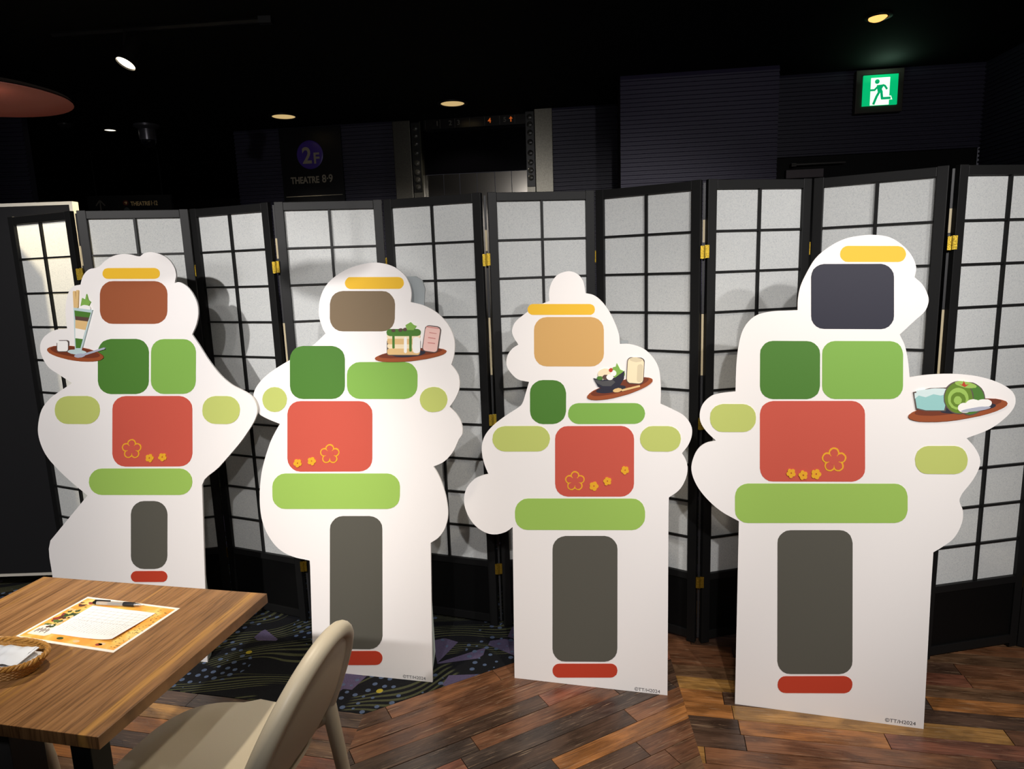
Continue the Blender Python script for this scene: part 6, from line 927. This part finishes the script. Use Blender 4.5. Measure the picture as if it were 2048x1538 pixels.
   ('lime',[(0.378,1.117),(0.377,1.115),(0.375,1.113),(0.371,1.113),(0.367,1.112),(0.361,1.112),(0.355,1.112),(0.348,1.113),(0.342,1.115),(0.336,1.117),(0.331,1.119),(0.326,1.121),(0.323,1.123),(0.321,1.126),(0.32,1.128),(0.321,1.13),(0.324,1.131),(0.327,1.132),(0.332,1.133),(0.338,1.133),(0.344,1.132),(0.35,1.131),(0.357,1.13),(0.363,1.128),(0.368,1.126),(0.372,1.124),(0.376,1.121),(0.378,1.119)]),
   ('vermilion',[(0.328,1.127),(0.339,1.122),(0.344,1.133),(0.349,1.122),(0.358,1.124),(0.347,1.115)]),
   ('white',[(0.369,1.052),(0.368,1.049),(0.367,1.046),(0.365,1.043),(0.362,1.04),(0.359,1.038),(0.355,1.037),(0.351,1.037),(0.347,1.037),(0.343,1.038),(0.339,1.04),(0.336,1.042),(0.334,1.045),(0.332,1.048),(0.332,1.052),(0.332,1.055),(0.333,1.058),(0.335,1.061),(0.338,1.064),(0.342,1.066),(0.345,1.067),(0.349,1.067),(0.354,1.067),(0.358,1.066),(0.361,1.064),(0.364,1.062),(0.367,1.059),(0.368,1.056)]),
   ('white',[(0.393,1.061),(0.393,1.057),(0.392,1.053),(0.389,1.049),(0.386,1.046),(0.382,1.044),(0.378,1.042),(0.373,1.042),(0.369,1.042),(0.364,1.044),(0.36,1.046),(0.356,1.048),(0.354,1.052),(0.352,1.056),(0.351,1.06),(0.351,1.064),(0.353,1.068),(0.355,1.071),(0.358,1.074),(0.362,1.077),(0.367,1.078),(0.371,1.079),(0.376,1.078),(0.381,1.077),(0.385,1.075),(0.388,1.072),(0.391,1.069),(0.393,1.065)]),
   ('white',[(0.42,1.07),(0.42,1.067),(0.419,1.063),(0.417,1.06),(0.413,1.058),(0.409,1.055),(0.405,1.053),(0.399,1.052),(0.394,1.051),(0.389,1.051),(0.385,1.052),(0.38,1.054),(0.377,1.056),(0.375,1.058),(0.374,1.061),(0.374,1.064),(0.375,1.067),(0.377,1.07),(0.381,1.073),(0.385,1.076),(0.39,1.078),(0.395,1.079),(0.4,1.079),(0.405,1.079),(0.41,1.079),(0.414,1.077),(0.417,1.075),(0.419,1.073)]),
   ('silver',[(0.418,1.055),(0.417,1.054),(0.415,1.052),(0.41,1.05),(0.405,1.048),(0.397,1.046),(0.389,1.044),(0.381,1.042),(0.372,1.041),(0.364,1.04),(0.356,1.039),(0.35,1.039),(0.345,1.039),(0.342,1.04),(0.341,1.041),(0.341,1.042),(0.344,1.044),(0.348,1.046),(0.354,1.048),(0.362,1.05),(0.37,1.052),(0.379,1.054),(0.387,1.056),(0.395,1.057),(0.403,1.057),(0.409,1.058),(0.414,1.057),(0.417,1.057)]),
  ]),
}

LEAN = math.radians(3.5)
LABELS = {
    1: 'life-size white die-cut standee printed with a parfait on a tray, behind the wooden table',
    2: 'life-size white die-cut standee printed with a pancake stack and pink cup on a tray',
    3: 'life-size white die-cut standee printed with a black dessert bowl and cream cup on a tray',
    4: 'tallest white die-cut standee printed with a green roll cake on a tray, far right'}
COPY = {2: (.127, .0105), 3: (.1637, .0085), 4: (.1772, .0118)}
TABS = {2: [(.12, .9), (.238, .9), (.249, 1.41), (.2535, 1.455), (.245, 1.485), (.22, 1.5), (.12, 1.5)], 3: [(.05, .8), (.135, .8), (.137, 1.258), (.05, 1.258)]}
for k, S in STANDEES.items():
    al = math.atan2(S['along'][1], S['along'][0])
    t = thing('cardboard_standee', LABELS[k], 'standee', (*S['base'], 0), al, 'character standees in front of the folding screen')
    # local frame: x along the foot, u up the tilted board, -y out of its front
    LM = Matrix.Rotation(-LEAN, 4, 'X')
    B = LM @ Matrix.Rotation(PI/2, 4, 'X')        # (x,u,w) -> board plane, +w to the front
    pts = smooth_closed(S['outline'])
    mb = MB(); n = len(pts)
    mb.prism(pts, -.007, 0, 0, B)
    board = obj('board', mb.mesh('board', WHITEBOARD), t)
    names = sorted({c_ for c_, _ in S['art']}); mb = MB()
    for j, (c_, poly) in enumerate(S['art']):
        mb.prism(poly, 0.0, .0004+.00012*j, names.index(c_), B)
    obj('colour_print', mb.mesh('colour_print', [mat('print_'+c_, PALETTE[c_], .55, spec=.35) for c_ in names]), board)
    if k in COPY:
        me = text_mesh('©TT/H2024', .0172, mat('copyright_grey', (96, 92, 94), .6), 'LEFT', .0003)
        x, u = COPY[k]
        o = obj('copyright_line', me, board); w_ = max(v.co.x for v in me.vertices)
        o.matrix_local = B @ Matrix.Translation((x, u-.003, .0005)) @ Matrix.Diagonal((.0895/w_, 1, 1, 1))
    # folded side wings and brace at the back
    xs = [p_[0] for p_ in S['outline'] if p_[1] < .02]; x0, x1 = min(xs), max(xs)
    for x, sgn in ((x0+(.05 if k == 1 else .012), -1), (x1-.004, 1)):
        mb = MB(); top = .30 if (k == 1 and sgn < 0) else .66 if k < 3 else .55
        a_ = B @ Vector((x, .002, -.008)); b_ = B @ Vector((x, top, -.008)); c2 = B @ Vector((x, top*.8, -.02));
        e_ = Vector((x, .062, .09)); f_ = Vector((x-sgn*.012, .045, 0.002))
        P_ = [a_, b_, c2, e_, f_]; Q_ = [q - Vector((sgn*.004, 0, 0)) for q in P_]
        mb.add(P_ + Q_, [(0, 1, 2, 3, 4), (9, 8, 7, 6, 5)] + [(i, (i+1) % 5, 5+(i+1) % 5, 5+i) for i in range(5)])
        obj('back_wing', mb.mesh('back_wing', BOARDBACK), t)
    if k in TABS:
        mb = MB(); mb.prism(TABS[k], -.045, -.040, 0, B)
        obj('back_support', mb.mesh('back_support', mat('support_grey', (150, 156, 158), .8)), t)

# ================================================================ TABLE
TX = math.atan2(-.149, .684)
TC = Vector((-1.340, 1.792, 0))          # far left corner of the top
tab = thing('dining_table', 'walnut-grain wooden dining table with black legs in the foreground', 'table', (TC.x, TC.y, 0), TX)
TW, TD, TZ = .700, .553, .70
mb = MB(); mb.box(0, TW, -TD, 0, TZ-.026, TZ)
obj('table_top', mb.mesh('table_top', TABLEWOOD, bevel=.0015), tab)
for x, y, w_, d_ in ((TW-.085, -TD+.06, .046, .046), (.075, -TD+.06, .046, .046), (.165, -.29, .085, .085)):
    mb = MB(); mb.box(x-w_/2, x+w_/2, y-d_/2, y+d_/2, .012, TZ-.0262)
    mb.lathe([(.02, 0), (.02, .012)], 12, Matrix.Translation((x, y, 0)))
    obj('leg', mb.mesh('leg', BLACK, bevel=.002), tab)
def on_table(x, y):      # world xy -> keeps world coordinates
    return (x, y, TZ)

# ---- placemat sheet
PM = [Vector(p) for p in ((-1.131, 1.654), (-.854, 1.575), (-.904, 1.381), (-1.189, 1.471))]
pc = sum(PM, Vector((0, 0)))/4; pa = math.atan2(-.079, .277)
pm = thing('placemat', 'orange printed paper placemat with white border on the table', 'placemat', (pc.x, pc.y, TZ), pa)
mb = MB(); mb.box(-.146, .146, -.101, .101, 0.0002, .0008)
sheet = obj('placemat_sheet', mb.mesh('placemat_sheet', mat('placemat_white', (244, 238, 228), .3)), pm)
def make_placemat_print():
    m, nt, b = nodes('placemat_print')
    tc = nt.nodes.new('ShaderNodeTexCoord'); v = tc.outputs['Object']
    n1 = noise_tex(nt, v, 22, 4, .5); r1_ = ramp(nt, [(.3, (236, 150, 58)), (.5, (240, 178, 80)), (.68, (246, 214, 130))]); nt.links.new(n1.outputs['Fac'], r1_.inputs[0])
    nt.links.new(r1_.outputs[0], b.inputs['Base Color']); b.inputs['Roughness'].default_value = .3
    return m
mb = MB(); mb.box(-.138, .138, -.093, .093, .0008, .0011)
pr = obj('orange_print', mb.mesh('orange_print', make_placemat_print()), sheet)
rnd = random.Random(3); mb = MB(); cols = [(58, 78, 44), (96, 112, 60), (150, 60, 48), (84, 54, 40), (228, 196, 150)]
for q in range(46):                     # loose foliage-like flecks printed along the left edge
    x = -.118+rnd.uniform(-.014, .03); y = rnd.uniform(-.045, .088); r = rnd.uniform(.003, .009); a0 = rnd.random()*6
    mb.prism([(x+r*(1+.35*math.sin(3*a+a0))*math.cos(a), y+r*(.8+.3*math.cos(2*a+a0))*math.sin(a)) for a in [2*PI*k/12 for k in range(12)]], .0011, .0012+q*.00001, q % 5)
for (x, y, c_) in ((-.03, -.080, 0), (.02, -.082, 4), (.085, -.082, 2), (.090, -.078, 4)):
    mb.prism([(x+.009*math.cos(a), y+.005*math.sin(a)) for a in [2*PI*k/12 for k in range(12)]], .0011, .0013, c_)
for q in range(60):
    x = rnd.uniform(.10, .135); y = rnd.uniform(-.085, .085); mb.box(x, x+rnd.uniform(.002, .006), y, y+.0012, .0011, .0013, 3)
obj('printed_flecks', mb.mesh('printed_flecks', [mat('fleck_%d' % i, c_, .35) for i, c_ in enumerate(cols)]), sheet)['kind'] = 'stuff'
mb = MB(); mb.prism([(-.130, -.080), (-.078, -.080), (-.070, -.072), (-.070, -.044), (-.078, -.036), (-.122, -.036), (-.130, -.046)], .0011, .0014)
for q in range(9): mb.box(-.122+.005*q, -.119+.005*q, -.07+.004*(q % 3), -.055+.004*(q % 2), .0014, .00145, 1)
obj('printed_tag', mb.mesh('printed_tag', [mat('tag_white', (240, 232, 220), .35), mat('tag_ink', (90, 72, 62), .5)]), sheet)

# ---- order form
OF = [Vector(p) for p in ((-1.094, 1.604), (-.909, 1.554), (-.925, 1.431), (-1.115, 1.475))]
oc = sum(OF, Vector((0, 0)))/4
form = thing('order_form', 'white paper order form with printed grid lying on the placemat', 'paper', (oc.x, oc.y, TZ+.0016), math.atan2(-.05, .186))
FW, FD = .096, .066
mb = MB(); N = 14
vs_ = []; fs_ = []
for iy in range(N+1):
    for ix in range(N+1):
        x = -FW+2*FW*ix/N; y = -FD+2*FD*iy/N
        z = .0002+.006*max(0, (x/FW))**3*max(0, -y/FD*.6+.5) + .001*math.sin(x*40)**2*abs(x)/FW
        vs_.append((x, y, z))
for iy in range(N):
    for ix in range(N):
        i0 = iy*(N+1)+ix; fs_.append((i0, i0+1, i0+N+2, i0+N+1))
mb.add(vs_, fs_)
def make_form():
    m, nt, b = nodes('form_print')
    tc = nt.nodes.new('ShaderNodeTexCoord'); v = tc.outputs['Object']
    sx = nt.nodes.new('ShaderNodeSeparateXYZ'); nt.links.new(v, sx.inputs[0])
    X, Y = sx.outputs[0], sx.outputs[1]
    def line(c_, pitch, w_, off=0):
        f = math_node(nt, 'MODULO', math_node(nt, 'ADD', c_, 10+off), pitch)
        return math_node(nt, 'LESS_THAN', f, w_)
    inx = math_node(nt, 'LESS_THAN', math_node(nt, 'ABSOLUTE', X), .086); iny = math_node(nt, 'LESS_THAN', math_node(nt, 'ABSOLUTE', math_node(nt, 'ADD', Y, -.002)), .050)
    inside = math_node(nt, 'MULTIPLY', inx, iny)
    up = math_node(nt, 'GREATER_THAN', Y, .0)
    g1 = math_node(nt, 'MULTIPLY', math_node(nt, 'MAXIMUM', line(X, .0215, .0007), line(Y, .0125, .0007)), up)
    g2_ = math_node(nt, 'MULTIPLY', line(X, .0086, .0006), math_node(nt, 'SUBTRACT', 1.0, up))
    wv = noise_tex(nt, mapping(nt, v, (900, 260, 1)).outputs[0], 1.0, 1)
    ink = math_node(nt, 'MULTIPLY', math_node(nt, 'MULTIPLY', math_node(nt, 'GREATER_THAN', wv.outputs['Fac'], .6), line(X, .0086, .0028, .003)), math_node(nt, 'SUBTRACT', 1.0, math_node(nt, 'GREATER_THAN', Y, .012)))
    allm = math_node(nt, 'MULTIPLY', math_node(nt, 'MAXIMUM', math_node(nt, 'MAXIMUM', g1, g2_), ink), inside)
    c_ = mixc(nt, math_node(nt, 'MULTIPLY', allm, .8), (236, 234, 232), (96, 96, 100))
    nt.links.new(c_, b.inputs['Base Color']); b.inputs['Roughness'].default_value = .7
    return m
me = mb.mesh('form_sheet', make_form(), smooth=True)
obj('form_sheet', me, form)

# ---- pen
pen = thing('ballpoint_pen', 'black and clear ballpoint pen lying across the placemat', 'pen', (-1.018, 1.600, TZ+.0070), math.atan2(-.022, .134))
RY = Matrix.Rotation(PI/2, 4, 'Y')
CLEAR = mat('clear_plastic', (225, 222, 214), .12, trans=.65)
def penpart(name, prof, m_, parent=pen, M=RY):
    mb = MB(); mb.lathe(prof, 18, M); return obj(name, mb.mesh(name, m_, smooth=True), parent)
penpart('barrel', [(.0052, -.060), (.0052, .018)], CLEAR)
penpart('ink_tube', [(.0018, -.030), (.0018, .016)], mat('pen_ink', (26, 26, 34), .4))
penpart('grip', [(.0050, .014), (.0058, .018), (.0058, .042), (.0050, .046)], mat('pen_rubber', (20, 20, 22), .55))
penpart('nose_cone', [(.0046, .046), (.0034, .056), (.0012, .066), (.0006, .069)], mat('pen_silver', (170, 168, 164), .25, .9))
penpart('push_button', [(.0046, -.062), (.0042, -.070), (.003, -.072)], mat('pen_black', (18, 18, 20), .35))
mb = MB(); mb.box(-.066, -.022, -.0018, .0018, .0052, .0078); mb.box(-.066, -.058, -.0018, .0018, .002, .0052)
obj('clip', mb.mesh('clip', mat('pen_black', (18, 18, 20), .35), bevel=.0006), pen)

# ---- woven basket with wrapped wipes
bk = thing('wicker_basket', 'small woven wicker basket on the table corner', 'basket', (-1.128, 1.338, TZ), TX)
BL, BW = .112, .058
def ring(a, b_, z, ph, amp, n=96, p=2.6, k=28):
    pts = []
    for i in range(n):
        an = 2*PI*i/n; c_, s_ = math.cos(an), math.sin(an)
        e = 2/p; x = a*math.copysign(abs(c_)**e, c_); y = b_*math.copysign(abs(s_)**e, s_)
        w_ = 1+amp*math.sin(k*an+ph); pts.append((x*w_, y*w_, z))
    return pts
WK = mat('wicker', (184, 132, 62), .45, noise=.4, nscale=260)
for r in range(7):
    f = r/6; mb = MB()
    mb.tube(ring(BL*(.80+.17*f), BW*(.78+.18*f), .0035+.0042*r, (r % 2)*PI, .012), .0029, 6, True)
    obj('woven_strand', mb.mesh('woven_strand', WK, smooth=True), bk)
stakes = MB()
for i in range(28):
    an = 2*PI*(i+.5)/28; c_, s_ = math.cos(an), math.sin(an); e = 2/2.6
    sx_, sy_ = math.copysign(abs(c_)**e, c_), math.copysign(abs(s_)**e, s_)
    stakes.tube([(BL*.79*sx_, BW*.77*sy_, .001), (BL*.88*sx_, BW*.87*sy_, .017), (BL*.97*sx_, BW*.96*sy_, .033)], .0018, 6)
obj('stakes', stakes.mesh('stakes', WK, smooth=True), bk)['kind'] = 'stuff'
for kk in range(3):                                             # braided rim: three twisted strands
    pts = []
    for i in range(160):
        an = 2*PI*i/160; c_, s_ = math.cos(an), math.sin(an); e = 2/2.6; ph = an*16+kk*2*PI/3
        ra = 1+.03*math.cos(ph); pts.append((BL*.985*ra*math.copysign(abs(c_)**e, c_), BW*.975*(1+.045*math.cos(ph))*math.copysign(abs(s_)**e, s_), .034+.0036*math.sin(ph)))
    mb = MB(); mb.tube(pts, .0030, 6, True); obj('rim_strand', mb.mesh('rim_strand', WK, smooth=True), bk)
mb = MB(); mb.lathe([(.001, .0015), (.9, .0015), (.9, .0035), (.001, .0035)], 40, Matrix.Diagonal((BL*.84, BW*.82, 1, 1)), cap=False)
obj('basket_floor', mb.mesh('basket_floor', WK), bk)
def packet(x, y, z, rz, tilt, seed, label):
    rn = random.Random(seed); n = 22; mb = MB(); V = []
    ph = [rn.uniform(0, 6) for _ in range(6)]
    for sgn in (1, -1):
        for iy in range(9):
            for ix in range(n+1):
                u_ = ix/n*2-1; w_ = iy/8*2-1
                t_ = (max(0, 1-abs(u_)**6)**.5)*(max(0, 1-abs(w_)**4)**.5)
                zz = sgn*.0055*t_ + .0012*math.sin(9*u_+ph[0]+2*w_)+.0010*math.sin(15*u_*w_+ph[1])+.0008*math.sin(22*u_+ph[2])
                V.append((u_*.080, w_*.030, zz))
    F_ = []; m1 = (n+1)*9
    for iy in range(8):
        for ix in range(n):
            a = iy*(n+1)+ix
            F_.append((a, a+1, a+n+2, a+n+1)); F_.append((m1+a, m1+a+n+1, m1+a+n+2, m1+a+1))
    mb.add(V, F_)
    t_ = thing('wrapped_wipe', label, 'wipe packet', (x, y, z), rz, 'wrapped wipes in the basket')
    o = obj('wrapper', mb.mesh('wrapper', mat('wipe_plastic', (226, 230, 236), .22, coat=.4), smooth=True), t_)
    o.rotation_euler = (tilt, 0, 0)
    mb = MB(); mb.box(.0785, .0855, -.029, .029, -.0008, .0008)
    obj('sealed_end', mb.mesh('sealed_end', mat('wipe_plastic', (226, 230, 236), .22, coat=.4)), t_).rotation_euler = (tilt, 0, 0)
packet(-1.128, 1.338, TZ+.014, TX+.03, .02, 1, 'white plastic wrapped wipe lowest in the basket')
packet(-1.124, 1.346, TZ+.026, TX-.05, -.06, 2, 'white plastic wrapped wipe lying on top at the back of the basket')
packet(-1.130, 1.332, TZ+.037, TX+.06, .10, 5, 'white plastic wrapped wipe leaning on top at the front of the basket')

# ================================================================ CHAIRS
def make_chair(label):
    """+x is the front of the chair, y across it"""
    t = thing('dining_chair', label, 'chair', (0, 0, 0), 0, 'beige plastic dining chairs at the table')
    # seat shell
    n = 56; mb = MB(); V = []; rings = 9; SX, SY = .215, .222
    for sgn, dz in ((1, 0), (-1, -.012)):
        for r in range(rings+1):
            f = r/rings
            for k in range(n):
                a = 2*PI*k/n; c_, s_ = math.cos(a), math.sin(a); e = 2/3.0
                x = SX*f*math.copysign(abs(c_)**e, c_); y = SY*f*math.copysign(abs(s_)**e, s_)*(1-.10*(x < 0)*abs(x)/SX)
                z = .432 - .018*(1-f**2) - (.014*max(0, f-.8)/.2 if x > 0 else 0) + (.02*max(0, -x/SX-.55) if x < 0 else 0)
                V.append((x, y, z+dz))
    F_ = []; R1 = n*(rings+1)
    for r in range(rings):
        for k in range(n):
            k2 = (k+1) % n; a = r*n
            F_.append((a+k, a+k2, a+n+k2, a+n+k)); F_.append((R1+a+k, R1+a+n+k, R1+a+n+k2, R1+a+k2))
    for k in range(n):
        k2 = (k+1) % n; F_.append((rings*n+k, rings*n+k2, R1+rings*n+k2, R1+rings*n+k))
    mb.add(V, F_)
    me = mb.mesh('seat', CHAIRM, smooth=True)
    bm = bmesh.new(); bm.from_mesh(me); bmesh.ops.remove_doubles(bm, verts=bm.verts, dist=1e-5); bm.to_mesh(me); bm.free()
    obj('seat', me, t)
    # back arch: param a from -1 (right foot of the arch) to 1
    def arch(a):
        y = .195*math.sin(a*PI/2)*(1.0); z = .47+.285*math.cos(a*PI/2)**.8 if abs(a) < 1 else .47
        x = -.205-.108*(z-.47)/.285 - .012*math.cos(a*PI/2)
        return Vector((x, y, z))
    M_ = 36; rim = [arch(-1+2*i/M_) for i in range(M_+1)]
    mb = MB(); mb.tube(rim, [.0215-.002*math.cos((-1+2*i/M_)*PI/2) for i in range(M_+1)], 14)
    obj('back_rim', mb.mesh('back_rim', CHAIRM, smooth=True), t)
    # back shell between the arch and a curved lower edge
    rows = 14; V = []
    for s_ in (0, 1):
        for r in range(rows+1):
            f = r/rows
            for i in range(M_+1):
                a = -1+2*i/M_; top = arch(a); lowz = .455-.055*math.cos(a*PI/2)
                z = top.z+(lowz-top.z)*f
                x = -.205-.108*(z-.47)/.285 - .012*math.cos(a*PI/2) - .030*math.cos(a*PI/2)*math.sin(f*PI*.75) + .035*f*math.cos(a*PI/2)
                V.append((x-s_*.009, top.y*(1-.06*f), z))
    W_ = M_+1; m1 = W_*(rows+1); F_ = []
    for r in range(rows):
        for i in range(M_):
            a = r*W_+i; F_.append((a, a+1, a+W_+1, a+W_)); F_.append((m1+a, m1+a+W_, m1+a+W_+1, m1+a+1))
    for i in range(M_):
        a = rows*W_+i; F_.append((a, a+1, m1+a+1, m1+a))
    mb = MB(); mb.add(V, F_); obj('backrest', mb.mesh('backrest', CHAIRM, smooth=True), t)
    for s_ in (-1, 1):
        top = arch(s_)
        mb = MB(); mb.tube([top+Vector((-.002, 0, .03)), top, (top.x-.006, s_*.199, .40), (top.x-.03, s_*.205, .20), (top.x-.055, s_*.212, 0.0)], [.018, .0185, .0185, .016, .0125], 14)
        obj('leg', mb.mesh('leg', CHAIRM, smooth=True), t)
        mb = MB(); mb.tube([(.13, s_*.172, .396), (.165, s_*.187, .34), (.185, s_*.205, .18), (.20, s_*.215, 0.0)], [.022, .019, .016, .0125], 14)
        obj('leg', mb.mesh('leg', CHAIRM, smooth=True), t)
        mb = MB(); mb.tube([(.14, s_*.174, .388), (0, s_*.18, .388), (-.16, s_*.185, .398), (top.x, s_*.196, .43)], [.015, .013, .014, .016], 10)
        obj('side_rail', mb.mesh('side_rail', CHAIRM, smooth=True), t)
    return t
ch = make_chair('beige plastic chair with arched back in front, at the right of the table')
ch.location = (-.725, 1.375, 0); ch.rotation_euler = (0, 0, math.atan2(.2, -.98))
c2 = copy_tree(ch); c2['label'] = 'beige plastic chair mostly hidden under the table, only a leg showing'
c2.location = (-1.575, 1.56, 0); c2.rotation_euler = (0, 0, math.atan2(-.2, .98))
